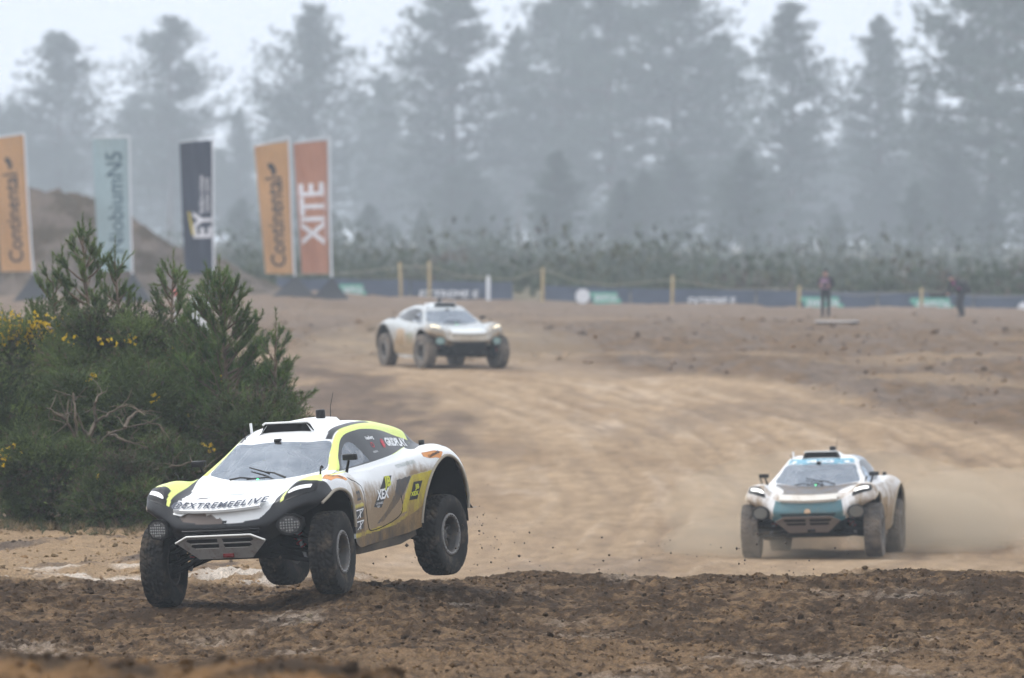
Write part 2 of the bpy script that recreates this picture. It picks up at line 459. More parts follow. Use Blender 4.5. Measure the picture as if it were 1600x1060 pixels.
# loose clods of earth: far too many to count
def clods(name, x, y, s, label, tone=1.0, seed=0, sink=.35):
    rg = np.random.default_rng(seed)
    phi = (1 + 5 ** .5) / 2
    ico = np.array([[-1, phi, 0], [1, phi, 0], [-1, -phi, 0], [1, -phi, 0], [0, -1, phi], [0, 1, phi], [0, -1, -phi], [0, 1, -phi], [phi, 0, -1], [phi, 0, 1], [-phi, 0, -1], [-phi, 0, 1]]) / 1.9
    f = np.array([[0, 11, 5], [0, 5, 1], [0, 1, 7], [0, 7, 10], [0, 10, 11], [1, 5, 9], [5, 11, 4], [11, 10, 2], [10, 7, 6], [7, 1, 8], [3, 9, 4], [3, 4, 2], [3, 2, 6], [3, 6, 8], [3, 8, 9], [4, 9, 5], [2, 4, 11], [6, 2, 10], [8, 6, 7], [9, 8, 1]])
    n = len(x)
    V = ico[None] * (1 + rg.uniform(-.38, .38, (n, 12, 1))) * rg.uniform(.6, 1.35, (n, 1, 3)) * s[:, None, None]
    a = rg.uniform(0, 6.283, n); ca, sa = np.cos(a)[:, None], np.sin(a)[:, None]
    V = np.stack([V[..., 0] * ca - V[..., 1] * sa, V[..., 0] * sa + V[..., 1] * ca, V[..., 2] * .8], -1)
    z = height(x, y)
    c = np.minimum(soil_color(x, y, z), C_BROWN * 1.9) * rg.uniform(.6, 1.35, (n, 1)) * tone
    V += np.stack([x, y, z + s * (.5 - sink)], -1)[:, None]
    F = (f[None] + (np.arange(n) * 12)[:, None, None]).reshape(-1, 3)
    o = np_obj(name, V.reshape(-1, 3), F, SOIL, colors=np.repeat(c, 12, 0))
    return tag(o, label, None, None, 'stuff')
rg = np.random.default_rng(3)
n = 15500
y = np.concatenate([rg.uniform(85, 106.2, n), rg.normal(103.4, 1.0, 2200)]); hw = .0584 * y * 1.12
x = rg.uniform(-1, 1, len(y)) * hw
keep = (fbm(x * .6, y * .35, 3, 101) + rg.uniform(-.5, .5, len(y))) > -.15
x, y = x[keep], y[keep]
clods('soil_clods', x, y, np.clip(rg.lognormal(math.log(.013), .55, len(x)), .006, .045), 'loose dark clods scattered over the foreground soil', 1.12, 4)
n = 900
y = rg.uniform(49, 55, n); x = rg.uniform(-1, .1, n) * 3.9
clods('bank_clods', x, y, np.clip(rg.lognormal(math.log(.022), .55, n), .01, .07), 'blurred clods on the dirt bank nearest the camera', 1.15, 5)
n = 5200
y = rg.uniform(185, 335, n); x = rg.uniform(-1, 1, n) * .0584 * y * 1.1
keep = field_mask(x, y) * (fbm(x * .3, y * .08, 3, 102) + rg.uniform(-.3, .6, n)) > .12
x, y = x[keep], y[keep]
clods('field_clods', x, y, np.clip(rg.lognormal(math.log(.045), .5, len(x)), .02, .16), 'clods of brown earth on the field beyond the track', 1.15, 6)
n = 1500
y = rg.uniform(106, 121, n); x = -rg.uniform(1.6, 8, n)
clods('straw_clods', x, y, np.clip(rg.lognormal(math.log(.014), .5, n), .006, .05), 'pale lumps on the straw-coloured ground left of the track', .9, 7)

# heap of excavated earth behind the flags
def dirt_heap():
    nx, ny = 220, 120
    X, Y = np.meshgrid(np.linspace(-34, -9, nx), np.linspace(372, 400, ny))
    cx, cy = -18.5, 386
    top = np.interp(X, [-34, -29, -24, -21.2, -19.2, -17.6, -15.8, -14.4, -12.6, -10.6, -9], [.0, 2.2, 3.9, 4.35, 4.3, 3.7, 2.6, 1.75, 1.25, .4, 0])
    prof = np.clip(1 - np.abs(Y - cy) / (5.0 + top), 0, 1)
    Z = top * sstep(0, .8, prof) + height(X.ravel(), Y.ravel()).reshape(X.shape) - .08
    Z += (billow(X * .75, Y * .6, 4, 201, gain=.6) * .34 + fbm(X * .3, Y * .3, 4, 202) * .45) * sstep(0, .5, prof * top)
    V = np.stack([X, Y, Z], -1).reshape(-1, 3)
    n = fbm(V[:, 0] * .5, V[:, 1] * .3 + V[:, 2], 4, 203)
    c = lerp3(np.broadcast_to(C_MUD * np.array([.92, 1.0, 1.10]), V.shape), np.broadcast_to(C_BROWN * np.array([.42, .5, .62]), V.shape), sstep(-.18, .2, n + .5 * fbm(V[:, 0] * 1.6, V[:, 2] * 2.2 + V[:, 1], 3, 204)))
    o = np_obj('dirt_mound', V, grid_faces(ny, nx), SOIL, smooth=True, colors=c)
    tag(o, 'large heap of bare brown earth behind the flags on the left', None, None, 'structure')
dirt_heap()
# ================================================================== VEGETATION
LEAF = None
def leaf_material():
    m = bpy.data.materials.new('foliage'); m.use_nodes = True
    N, L = m.node_tree.nodes, m.node_tree.links
    p = N['Principled BSDF']; p.inputs['Roughness'].default_value = .7; p.inputs['Specular IOR Level'].default_value = .25
    a = N.new('ShaderNodeAttribute'); a.attribute_name = 'Col'
    tc = N.new('ShaderNodeTexCoord'); n = N.new('ShaderNodeTexNoise'); n.inputs['Scale'].default_value = 3; n.inputs['Detail'].default_value = 3
    L.new(tc.outputs['Object'], n.inputs['Vector'])
    r = N.new('ShaderNodeMapRange'); r.inputs[1].default_value = .3; r.inputs[2].default_value = .7; r.inputs[3].default_value = .75; r.inputs[4].default_value = 1.25
    L.new(n.outputs['Fac'], r.inputs[0])
    mx = N.new('ShaderNodeMix'); mx.data_type = 'RGBA'; mx.blend_type = 'MULTIPLY'; mx.inputs[0].default_value = 1
    L.new(a.outputs['Color'], mx.inputs[6]); L.new(r.outputs[0], mx.inputs[7]); L.new(mx.outputs[2], p.inputs['Base Color'])
    t = N.new('ShaderNodeBsdfTranslucent'); L.new(mx.outputs[2], t.inputs['Color'])
    ms = N.new('ShaderNodeMixShader'); ms.inputs[0].default_value = .25
    out = N['Material Output']; L.new(p.outputs[0], ms.inputs[1]); L.new(t.outputs[0], ms.inputs[2]); L.new(ms.outputs[0], out.inputs['Surface'])
    return m
LEAF = leaf_material()
BARK = mat('bark', (.16, .115, .08), .9, noise=.4, nscale=6, bump=.6, bscale=25)
BARK_FAR = mat('pine_bark', (.10, .075, .06), .9, noise=.35, nscale=2)
DEADWOOD = mat('deadwood', (.13, .10, .068), .9, noise=.35, nscale=9, bump=.4, bscale=40)

def unit(v): return v / (np.linalg.norm(v, axis=-1, keepdims=True) + 1e-9)
def needles(P, D, L, n, nl, w, spread, rg, col, flop=.0, from_t=0.0):
    """bottle-brush shoots. P,D (S,3) L (S,) -> verts, tris, colours"""
    S = len(P)
    D = unit(D)
    ref = np.where(np.abs(D[:, 2:3]) < .9, np.array([[0, 0, 1.]]), np.array([[1., 0, 0]]))
    A = unit(np.cross(D, ref)); B = np.cross(D, A)
    t = rg.uniform(from_t, 1, (S, n)); th = rg.uniform(0, 6.283, (S, n))
    R = np.cos(th)[..., None] * A[:, None] + np.sin(th)[..., None] * B[:, None]
    sp = spread * rg.uniform(.6, 1.3, (S, n, 1))
    nd = unit(D[:, None] * np.cos(sp) + R * np.sin(sp) + np.array([0, 0, -flop]))
    base = P[:, None] + D[:, None] * (L[:, None] * t)[..., None]
    ln = nl * rg.uniform(.6, 1.25, (S, n, 1))
    tip = base + nd * ln
    side = unit(np.cross(nd, rg.normal(size=(S, n, 3)))) * (w * .5)
    V = np.stack([base - side, base + side, tip], 2).reshape(-1, 3)
    F = np.arange(S * n * 3).reshape(-1, 3)
    C = np.repeat(col * 1.0, n * 3, 0)
    C = C * np.repeat(rg.uniform(.75, 1.3, (S * n, 1)), 3, 0)
    return V, F, C
def join(parts):
    V = []; F = []; C = []; k = 0
    for v, f, c in parts:
        V.append(v); F.append(f + k); C.append(c); k += len(v)
    return np.vstack(V), np.vstack(F), np.vstack(C)
def rand_dirs(rg, n, up=0.0):
    v = rg.normal(size=(n, 3)); v[:, 2] += up
    return unit(v)

# ---- tall pines of the wood: a few grown shapes, each tree its own object with trunk and crown
def pine_shape(seed, H, W, base=.28, dense=1.0, young=False):
    rg = np.random.default_rng(seed)
    tz = np.linspace(0, 1, 14)
    bend = np.cumsum(rg.normal(0, .05, (14, 2)), 0)
    T = np.stack([bend[:, 0], bend[:, 1], tz * H], -1)
    mb = MB(); mb.tube(T, (.24 * (1 - tz) ** .8 + .03) * H / 20, 8)
    Ps, Ds, Ls, Cs = [], [], [], []
    nb = int(190 * dense)
    for k in range(nb):
        f = base + (1 - base) * ((k + rg.uniform()) / nb) ** .92
        p0 = np.array([np.interp(f, tz, T[:, 0]), np.interp(f, tz, T[:, 1]), f * H])
        g = (f - base) / (1 - base)
        if young: shape = (1 - g) ** .8 * .95 + .06
        else: shape = (.55 + .5 * g) if g < .35 else (.78 * (1 - ((g - .35) / .65) ** 1.7) + .10)
        ln = W * shape * rg.uniform(.45, 1.2)
        az = rg.uniform(0, 6.283)
        el = (-.10 + .75 * g) + rg.normal(0, .15)
        d = np.array([math.cos(az) * math.cos(el), math.sin(az) * math.cos(el), math.sin(el)])
        tip = p0 + d * ln + np.array([0, 0, .10 * ln])
        mid = p0 + d * ln * .5 - np.array([0, 0, .05 * ln])
        mb.tube([p0, mid, tip], [.055 * ln / W + .02, .035 * ln / W + .015, .012], 4, cap=False)
        m = int(rg.integers(14, 26) * (.5 + ln / W))
        tt = rg.uniform(.15, 1.0, m) ** .75
        pos = p0 + (tip - p0) * tt[:, None] + rg.normal(0, 1, (m, 3)) * np.array([.17, .17, .07]) * ln * (.35 + .65 * tt[:, None])
        Ps.append(pos); Ds.append(unit(d * .5 + rg.normal(0, .6, (m, 3)) + np.array([0, 0, .5]))); Ls.append(np.full(m, .42) * rg.uniform(.7, 1.4, m))
        tone = rg.uniform(.65, 1.35)
        Cs.append(np.repeat(np.array([[.082, .112, .088]]) * tone, m, 0))
    V, F, C = needles(np.vstack(Ps), np.vstack(Ds), np.concatenate(Ls) * .75, 9, .28, .10, .85, rg, np.vstack(Cs))
    return mb.mesh('trunk', BARK_FAR), np_mesh('crown', V, F, LEAF, colors=C)
SHAPES = [pine_shape(11, 20, 4.6, .20), pine_shape(12, 20, 4.2, .14), pine_shape(13, 20, 5.2, .24), pine_shape(14, 20, 3.8, .12, 1.15),
          pine_shape(15, 20, 4.9, .18, 1.1), pine_shape(16, 20, 3.6, .06, 1.25)]
def place_tree(shape, px, d, toprow, label, group, wide=1.0, rz=0.0, name='pine_tree', href=20.0):
    x = px2x(px, d); zb = hz(x, d) - .1
    H = row2z(toprow, d) - zb
    r = empty(name, (x, d, zb), (0, 0, rz))
    for nm, me in zip(('trunk', 'crown'), shape):
        o = link(bpy.data.objects.new(nm, me), r)
        s = H / href
        o.scale = (s * wide, s * wide, s)
    return tag(r, label, 'tree', group)
MAIN = [  # px, depth, top row, shape, width, label
    (-15, 830, 150, 3, 1.0, 'pale pine cut by the left edge of the picture'),
    (95, 800, 58, 0, .95, 'hazy broad pine behind the leftmost orange flag and the earth heap'),
    (268, 790, 36, 2, .85, 'hazy pine with a spreading crown above the dark navy flag'),
    (372, 840, 175, 5, .8, 'low faint pine between the navy flag and the orange flags'),
    (482, 760, 18, 4, 1.0, 'wide pine rising right above the pair of orange flags'),
    (598, 830, 120, 5, .8, 'slim faint pine just right of the orange flags'),
    (700, 720, -28, 3, 1.25, 'dense tall pine behind the farthest car'),
    (812, 800, 60, 1, .8, 'paler pine right of the dense tall pine'),
    (868, 720, -12, 2, .95, 'tall open pine with gaps of sky between its branches, left of the central group'),
    (958, 700, -40, 0, 1.05, 'tallest straight-trunked pine in the central group'),
    (1052, 690, -50, 4, .95, 'tall pine on the right side of the central group'),
    (1128, 740, 62, 1, .95, 'shorter pine at the right shoulder of the central group'),
    (1238, 670, 14, 1, .95, 'pointed pine standing above the standing photographer'),
    (1372, 680, 34, 3, .85, 'pine with a rounded top, left of the dark pine at the right edge'),
    (1448, 720, 130, 5, .8, 'short pine tucked beside the dark pine at the right edge'),
    (1545, 590, -90, 4, 1.1, 'dark near pine at the right edge above the crouching photographer'),
    (1640, 570, -120, 2, 1.1, 'dark pine cut by the right edge of the picture'),
]
_rt = random.Random(5)
for px, d, top, k, wd, lab in MAIN:
    place_tree(SHAPES[k], px, d * 1.9, top, lab, 'tall pines of the misty wood', wd * 1.5, _rt.uniform(0, 6.28))
for i in range(62):
    px = -70 + i * 29 + _rt.uniform(-22, 22)
    d = _rt.uniform(1620, 1900)
    place_tree(SHAPES[_rt.randrange(6)], px, d, _rt.uniform(130, 330), 'faint grey pine deep in the mist between the taller trees', 'faint pines deep in the wood', _rt.uniform(1.5, 2.3), _rt.uniform(0, 6.28))
for i in range(34):
    px = 380 + i * 38 + _rt.uniform(-24, 24)
    d = _rt.uniform(1000, 1300)
    place_tree(SHAPES[(3, 5, 1)[i % 3]], px, d, _rt.uniform(235, 365), 'young bushy pine at the misty edge of the wood', 'young pines along the edge of the wood', _rt.uniform(1.8, 2.8), _rt.uniform(0, 6.28))

# ---- low scrub of gorse and heather along the foot of the wood
def far_scrub():
    rg = np.random.default_rng(31)
    n = 2000
    y = 430 + 600 * rg.uniform(0, 1, n) ** 1.15; x = rg.uniform(-1.15, 1.15, n) * .0584 * y
    z0 = height(x, y)
    r = rg.uniform(.5, 1.5, n) ** 1.5 * (.18 + 2.1 * sstep(-.25, .45, fbm(x * .17, y * .02, 3, 33))) * (1 + .9 * sstep(500, 900, y))
    m = 13
    d = rand_dirs(rg, n * m, .5)
    d[:, 2] = np.abs(d[:, 2])
    P = np.repeat(np.stack([x, y, z0], -1), m, 0) + d * np.repeat(r, m)[:, None] * np.array([1.15, 1.15, .95]) * rg.uniform(.6, 1, (n * m, 1))
    t = np.repeat(rg.uniform(0, 1, n), m)
    c = lerp3(np.broadcast_to(np.array([.046, .064, .030]), P.shape), np.broadcast_to(np.array([.070, .072, .034]), P.shape), sstep(.4, .8, t))
    c = lerp3(c, np.broadcast_to(np.array([.09, .07, .048]), P.shape), sstep(.88, .93, t))
    V, F, C = needles(P, d + np.array([0, 0, .4]), np.full(n * m, .35), 5, .40, .24, .8, rg, c * rg.uniform(.7, 1.3, (n * m, 1)))
    o = np_obj('heath_scrub', V, F, LEAF, colors=C)
    tag(o, 'misty belt of gorse and heather along the foot of the wood', None, None, 'stuff')
far_scrub()

# ---- the thicket on the left: gorse bushes, young pines, a bare shrub
G1 = np.array([.036, .060, .020]); G2 = np.array([.092, .122, .036]); GB = np.array([.105, .080, .052])
def gorse(px, row, d, rpx, rrow, seed, label, flower=(), brown=.15, dense=1.0, dr=None):
    """px,row = centre in the photograph's terms at depth d; turned into metres here"""
    rg = np.random.default_rng(seed)
    cx = px2x(px, d); zc = row2z(row, d); rx = rpx / FPX * d; rz = rrow / FPX * d; ry = dr or rx * .9
    zg = hz(cx, d)
    root = empty('gorse_bush', (cx, d, zg))
    C0 = np.array([0, 0, zc - zg])
    # lobes make the outline uneven
    nl = 24
    ld = rand_dirs(rg, nl, .35); lr = rg.uniform(.16, .42, nl)
    lc = ld * np.array([rx, ry, rz]) * rg.uniform(.55, .92, nl)[:, None]
    per = int(240 * dense)
    Ps, Ds, Cs = [], [], []
    for k in range(nl):
        dd = rand_dirs(rg, per, .25)
        rr = lr[k] * rg.uniform(.35, 1.25, per)[:, None]
        p = C0 + lc[k] + dd * rr * np.array([rx, ry, rz]) * 1.05
        Ps.append(p); Ds.append(unit(dd + .35 * unit(p - C0) + np.array([0, 0, .45])))
        tone = rg.uniform(0, 1)
        mixv = np.clip(tone * .6 + rg.uniform(0, .5, per), 0, 1)
        c = lerp3(np.broadcast_to(G1, p.shape), np.broadcast_to(G2, p.shape), mixv)
        b = (rg.uniform(0, 1, per) < brown * (1.6 if tone < .3 else .6)).astype(float)
        Cs.append(lerp3(c, np.broadcast_to(GB, p.shape), b) * (.55 + .85 * tone))
    P = np.vstack(Ps); D = np.vstack(Ds); Cc = np.vstack(Cs)
    k = P[:, 2] > -.02
    P, D, Cc = P[k], D[k], Cc[k]
    V, F, C = needles(P, D, rg.uniform(.12, .26, len(P)), 10, .070, .0155, .75, rg, Cc)
    np_obj('foliage', V, F, LEAF, root, colors=C)
    mb = MB()
    for q in range(26):
        a = rg.uniform(0, 6.283); e = rg.uniform(.4, 1.3); ln = rg.uniform(.5, .95)
        tip = C0 * np.array([1, 1, .7]) + np.array([math.cos(a) * math.cos(e) * rx, math.sin(a) * math.cos(e) * ry, math.sin(e) * rz * .8]) * ln
        b0 = np.array([rg.normal(0, .15), rg.normal(0, .15), -.05])
        mid = (b0 + tip) / 2 + rg.normal(0, .1, 3)
        mb.tube([b0, mid, tip], [.025, .016, .006], 5, cap=False)
    mb.build('stems', BARK, root)
    if flower:
        Pf = []
        for fx, fr, nfl, sp in flower:      # flower patches, in photograph terms
            q0 = np.array([px2x(fx, d) - cx, 0, row2z(fr, d) - zg])
            # front of the bush along that line
            ex = np.clip(1 - (q0[0] / rx) ** 2 - ((q0[2] - C0[2]) / rz) ** 2, .05, 1)
            q0[1] = -ry * math.sqrt(ex) * .95
            Pf.append(q0 + rg.normal(0, 1, (nfl, 3)) * np.array([sp * 1.3, .10, sp * .8]))
        Pf = np.vstack(Pf)
        Pf = Pf[rg.uniform(0, 1, len(Pf)) < .85]
        V, F, C = needles(Pf, rand_dirs(rg, len(Pf), .5), np.full(len(Pf), .06), 9, .040, .030, 1.0, rg, np.repeat(np.array([[.66, .46, .03]]), len(Pf), 0))
        tag(np_obj('flowers', V, F, LEAF, root, colors=C), kind='stuff')
    return tag(root, label, 'bush', 'gorse bushes of the thicket')
gorse(40, 620, 126, 120, 120, 41, 'yellow-flowered gorse bush at the left edge of the thicket', [(20, 515, 80, .13), (48, 522, 110, .15), (75, 516, 60, .13), (15, 640, 16, .08), (50, 655, 18, .07)], .12, 1.15)
gorse(180, 580, 125, 130, 84, 42, 'rounded gorse bush below the spindly pine in the thicket', [(175, 536, 10, .06), (210, 533, 8, .05), (112, 530, 8, .06)], .2, 1.1)
gorse(310, 640, 124.5, 110, 95, 43, 'gorse bush under the tall young pine', [(272, 552, 10, .06), (278, 652, 22, .07), (290, 670, 8, .05), (350, 590, 5, .04)], .22, 1.15)
gorse(395, 705, 121, 75, 80, 44, 'gorse bush at the right end of the thicket, behind the black-and-white car', [(330, 700, 8, .05)], .25)
gorse(170, 650, 122.5, 130, 80, 45, 'dark gorse crown above the bare twisting branches', [(240, 622, 6, .04), (145, 590, 5, .05)], .1, 1.1)
gorse(60, 760, 119.5, 105, 80, 46, 'low dark gorse bush at the bottom left of the thicket', [(10, 716, 10, .05), (30, 700, 8, .05)], .15, 1.1)
gorse(190, 790, 118.8, 85, 52, 47, 'low spreading gorse bush in front of the bare branches', [(152, 750, 4, .03)], .3)
gorse(262, 770, 120, 60, 62, 48, 'brownish gorse bush beside the front wheel of the black-and-white car', [], .45)
gorse(-30, 700, 122, 90, 120, 49, 'gorse bush cut by the left edge of the picture', [], .12)
gorse(410, 640, 126, 45, 50, 50, 'small gorse bush right of the tall young pine', [], .15, .8)

def young_pine(px, d, toprow, seed, label, spread, nbr, base=.25, bare=False):
    rg = np.random.default_rng(seed)
    x = px2x(px, d); zb = hz(x, d) - .05; H = row2z(toprow, d) - zb
    root = empty('young_pine', (x, d, zb))
    mb = MB()
    lean = rg.normal(0, .06, 2)
    T = np.array([[lean[0] * t * H + .04 * math.sin(t * 5), lean[1] * t * H, t * (H - .1)] for t in np.linspace(0, 1, 9)])
    mb.tube(T, np.linspace(.055, .014, 9), 7)
    P, D, L = [T[-1]], [np.array([0, 0, 1.])], [.35]
    for k in range(nbr):
        f = base + (1 - base) * (k + rg.uniform()) / nbr * .97
        p0 = np.array([np.interp(f, np.linspace(0, 1, 9), T[:, i]) for i in range(3)])
        g = (f - base) / (1 - base)
        ln = spread * ((1 - g) ** .75 * rg.uniform(.55, 1.15) + .12)
        az = k * 2.4 + rg.normal(0, .4); el = .25 + .5 * g + rg.normal(0, .12)
        d0 = np.array([math.cos(az) * math.cos(el), math.sin(az) * math.cos(el), math.sin(el)])
        pts = [p0 + d0 * ln * t + np.array([0, 0, .28 * ln * t * t]) for t in (0, .33, .66, 1)]
        mb.tube(pts, [.02, .015, .011, .007], 5, cap=False)
        ns = max(3, int(ln * 26))
        for q in range(ns):
            t = rg.uniform(.35, 1) if not bare else rg.uniform(.6, 1)
            b = p0 + d0 * ln * t + np.array([0, 0, .28 * ln * t * t])
            dd = unit(d0 * .55 + np.array([0, 0, .85]) + rg.normal(0, .38, 3))
            P.append(b); D.append(dd); L.append(rg.uniform(.10, .28))
    P, D, L = np.array(P), np.array(D), np.array(L)
    c = lerp3(np.broadcast_to(np.array([.050, .095, .030]), P.shape), np.broadcast_to(np.array([.140, .205, .056]), P.shape), rg.uniform(0, 1, len(P)))
    for a, b, l in zip(P, D, L): mb.tube([a, a + b * l], [.007, .004], 3, cap=False)
    mb.build('trunk', BARK, root)
    V, F, C = needles(P, D, L, 54, .082, .0085, .6, rg, c)
    np_obj('crown', V, F, LEAF, root, colors=C)
    return tag(root, label, 'tree', 'young pines of the thicket')
young_pine(362, 122.6, 428, 61, 'tall bushy young pine on the right of the thicket', 1.0, 80, .22)
young_pine(165, 128, 362, 62, 'spindly young pine sticking out above the thicket in front of the teal flag', .62, 22, .66, True)
young_pine(255, 127, 418, 63, 'young pine in the middle of the thicket', .75, 34, .45)
young_pine(213, 127.5, 398, 65, 'thin young pine just right of the spindly one', .5, 20, .6)
young_pine(100, 128, 420, 64, 'small pine top at the left of the spindly pine', .5, 14, .72, True)
young_pine(425, 122, 512, 66, 'small leaning young pine at the right end of the thicket', .5, 30, .25)

def bare_shrub():
    rg = np.random.default_rng(71)
    d = 119.6
    root = empty('bare_shrub', (px2x(140, d), d, hz(px2x(140, d), d)))
    o = np.array(root.location)
    def Q(px, row, dy=0): return np.array([px2x(px, d), d + dy, row2z(row, d)]) - o
    limbs = [[(140, 800), (142, 745), (150, 700), (168, 678), (195, 668), (228, 662), (250, 664)],
             [(150, 700), (140, 682), (148, 660), (165, 650), (182, 640), (200, 632)],
             [(138, 770), (132, 720), (140, 690), (128, 665), (118, 640)],
             [(132, 720), (115, 680), (104, 655), (108, 625)],
             [(120, 690), (118, 650), (115, 615)],
             [(140, 682), (150, 655), (148, 630), (158, 612)],
             [(155, 790), (158, 750), (152, 715)],
             [(160, 706), (190, 712), (205, 730)],
             [(104, 655), (92, 648), (80, 640)],
             [(195, 668), (210, 645), (222, 640)],
             [(168, 678), (200, 690), (230, 700)],
             [(110, 700), (135, 730), (170, 760), (175, 790)],
             [(80, 725), (100, 745), (110, 765)],
             [(205, 745), (230, 738), (262, 730), (300, 722)],
             [(240, 760), (241, 742), (240, 728)],
             [(250, 745), (290, 740), (330, 735)]]
    mb = MB()
    for L_ in limbs:
        pts = np.array([Q(a, b, rg.normal(0, .12)) for a, b in L_])
        t = np.linspace(0, len(pts) - 1, len(pts) * 4)
        P = np.stack([np.interp(t, np.arange(len(pts)), pts[:, i]) for i in range(3)], -1)
        P += rg.normal(0, .008, P.shape)
        mb.tube(P, np.linspace(.030, .010, len(P)) * rg.uniform(.7, 1.05), 6)
        for q in range(5):
            a = P[rg.integers(len(P) // 2, len(P))]; dv = rg.normal(0, 1, 3) * np.array([1, .6, .8])
            dv = dv / np.linalg.norm(dv) * rg.uniform(.15, .4)
            mb.tube([a, a + dv * .5 + rg.normal(0, .02, 3), a + dv], [.008, .006, .003], 4, cap=False)
    mb.build('branches', DEADWOOD, root)
    tag(root, 'bare brown shrub with twisting branches in the middle of the thicket', 'shrub')
bare_shrub()
def dry_litter():
    rg = np.random.default_rng(72)
    n = 900
    x = px2x(rg.uniform(-40, 460, n), 119); y = rg.uniform(117.2, 120.5, n)
    z = height(x, y)
    P = np.stack([x, y, z], -1)
    c = np.repeat(np.array([[.20, .15, .085]]), n, 0) * rg.uniform(.6, 1.3, (n, 1))
    c = np.where(rg.uniform(0, 1, (n, 1)) < .35, np.array([[.07, .085, .04]]), c)
    V, F, C = needles(P, rand_dirs(rg, n, 1.2), np.full(n, .05), 12, .14, .008, .6, rg, c)
    tag(np_obj('dry_grass', V, F, LEAF, colors=C), 'dry grass and litter along the foot of the thicket', None, None, 'stuff')
dry_litter()

# ------------------------------------------------------------------ fog over the whole place
def haze():
    m = bpy.data.materials.new('fog'); m.use_nodes = True
    N, L = m.node_tree.nodes, m.node_tree.links
    N.remove(N['Principled BSDF'])
    v = N.new('ShaderNodeVolumePrincipled')
    v.inputs['Color'].default_value = (.87, .938, 1.0, 1)
    v.inputs['Density'].default_value = HAZE_DENSITY
    v.inputs['Anisotropy'].default_value = 0.0
    L.new(v.outputs[0], N['Material Output'].inputs['Volume'])
    mb = MB(); mb.box((0, 920, 28.5), (1500, 2060, 70))
    o = mb.build('haze', m)
    o.display_type = 'WIRE'
    tag(o, 'pale morning fog over the field and the wood', None, None, 'stuff')
HAZE_DENSITY = 0.00044
haze()
# ================================================================== CARS
# control net of the body shell: stations run from the bumper's lower edge over bonnet and roof to the tail,
# rows run from the centre line (0) over bonnet edge (2), belt line (3), wing crest (4) to the lower edge (7)
NET = np.array([
 [(2.03,0,.67),(2.03,.30,.67),(1.99,.54,.69),(1.93,.68,.76),(1.88,.80,.86),(1.82,.92,.95),(1.74,1.02,.99),(1.62,1.09,.99)],
 [(2.15,0,.83),(2.14,.30,.83),(2.09,.55,.855),(2.03,.70,.92),(1.99,.82,.99),(1.93,.94,1.04),(1.84,1.04,1.06),(1.66,1.11,1.05)],
 [(2.11,0,.97),(2.10,.30,.98),(2.04,.52,1.01),(1.98,.67,1.08),(1.94,.81,1.15),(1.89,.94,1.18),(1.79,1.06,1.17),(1.62,1.13,1.10)],
 [(2.09,0,1.04),(2.08,.30,1.045),(2.01,.52,1.07),(1.92,.67,1.14),(1.87,.81,1.24),(1.81,.95,1.26),(1.70,1.07,1.23),(1.55,1.14,1.12)],
 [(1.97,0,1.14),(1.96,.30,1.14),(1.88,.52,1.145),(1.77,.67,1.19),(1.69,.82,1.315),(1.63,.97,1.31),(1.55,1.09,1.27),(1.46,1.14,1.10)],
 [(1.60,0,1.20),(1.59,.30,1.205),(1.52,.54,1.21),(1.43,.69,1.245),(1.37,.84,1.335),(1.33,.99,1.325),(1.30,1.11,1.26),(1.28,1.14,1.0)],
 [(1.28,0,1.245),(1.26,.32,1.25),(1.16,.68,1.275),(1.08,.79,1.29),(1.05,.87,1.305),(1.03,1.0,1.27),(1.02,1.11,1.14),(1.00,1.11,.60)],
 [(1.08,0,1.27),(1.05,.36,1.28),(.86,.79,1.325),(.80,.86,1.315),(.79,.92,1.29),(.79,1.01,1.2),(.79,1.09,.98),(.79,1.07,.46)],
 [(.72,0,1.49),(.69,.34,1.49),(.50,.69,1.52),(.46,.86,1.32),(.46,.91,1.27),(.46,1.01,1.15),(.46,1.05,.90),(.46,1.02,.45)],
 [(.32,0,1.735),(.29,.32,1.73),(.16,.61,1.69),(.10,.85,1.32),(.10,.925,1.27),(.10,1.0,1.12),(.10,1.02,.85),(.10,.98,.45)],
 [(-.20,0,1.80),(-.20,.32,1.79),(-.22,.61,1.735),(-.25,.86,1.335),(-.25,.94,1.28),(-.25,1.01,1.12),(-.25,1.01,.85),(-.25,.97,.46)],
 [(-.70,0,1.79),(-.70,.32,1.78),(-.70,.61,1.725),(-.72,.84,1.36),(-.72,.955,1.31),(-.72,1.02,1.17),(-.72,1.03,.92),(-.72,1.0,.48)],
 [(-1.12,0,1.75),(-1.12,.32,1.74),(-1.12,.59,1.67),(-1.13,.78,1.40),(-1.13,.96,1.37),(-1.13,1.065,1.27),(-1.13,1.09,1.10),(-1.13,1.05,.55)],
 [(-1.52,0,1.63),(-1.52,.31,1.63),(-1.52,.60,1.58),(-1.52,.72,1.42),(-1.52,.94,1.41),(-1.52,1.07,1.35),(-1.52,1.13,1.22),(-1.52,1.12,.75)],
 [(-1.92,0,1.44),(-1.92,.27,1.43),(-1.92,.48,1.39),(-1.92,.70,1.355),(-1.92,.91,1.345),(-1.92,1.05,1.27),(-1.95,1.12,1.12),(-1.98,1.12,.75)],
 [(-2.19,0,1.22),(-2.19,.25,1.22),(-2.19,.44,1.21),(-2.18,.68,1.19),(-2.17,.88,1.15),(-2.15,1.0,1.05),(-2.14,1.09,.92),(-2.12,1.11,.72)],
 [(-2.19,0,.85),(-2.19,.25,.85),(-2.19,.44,.85),(-2.18,.66,.85),(-2.17,.84,.84),(-2.16,.97,.82),(-2.15,1.05,.78),(-2.13,1.09,.70)],
], float)
NS, NR = NET.shape[:2]
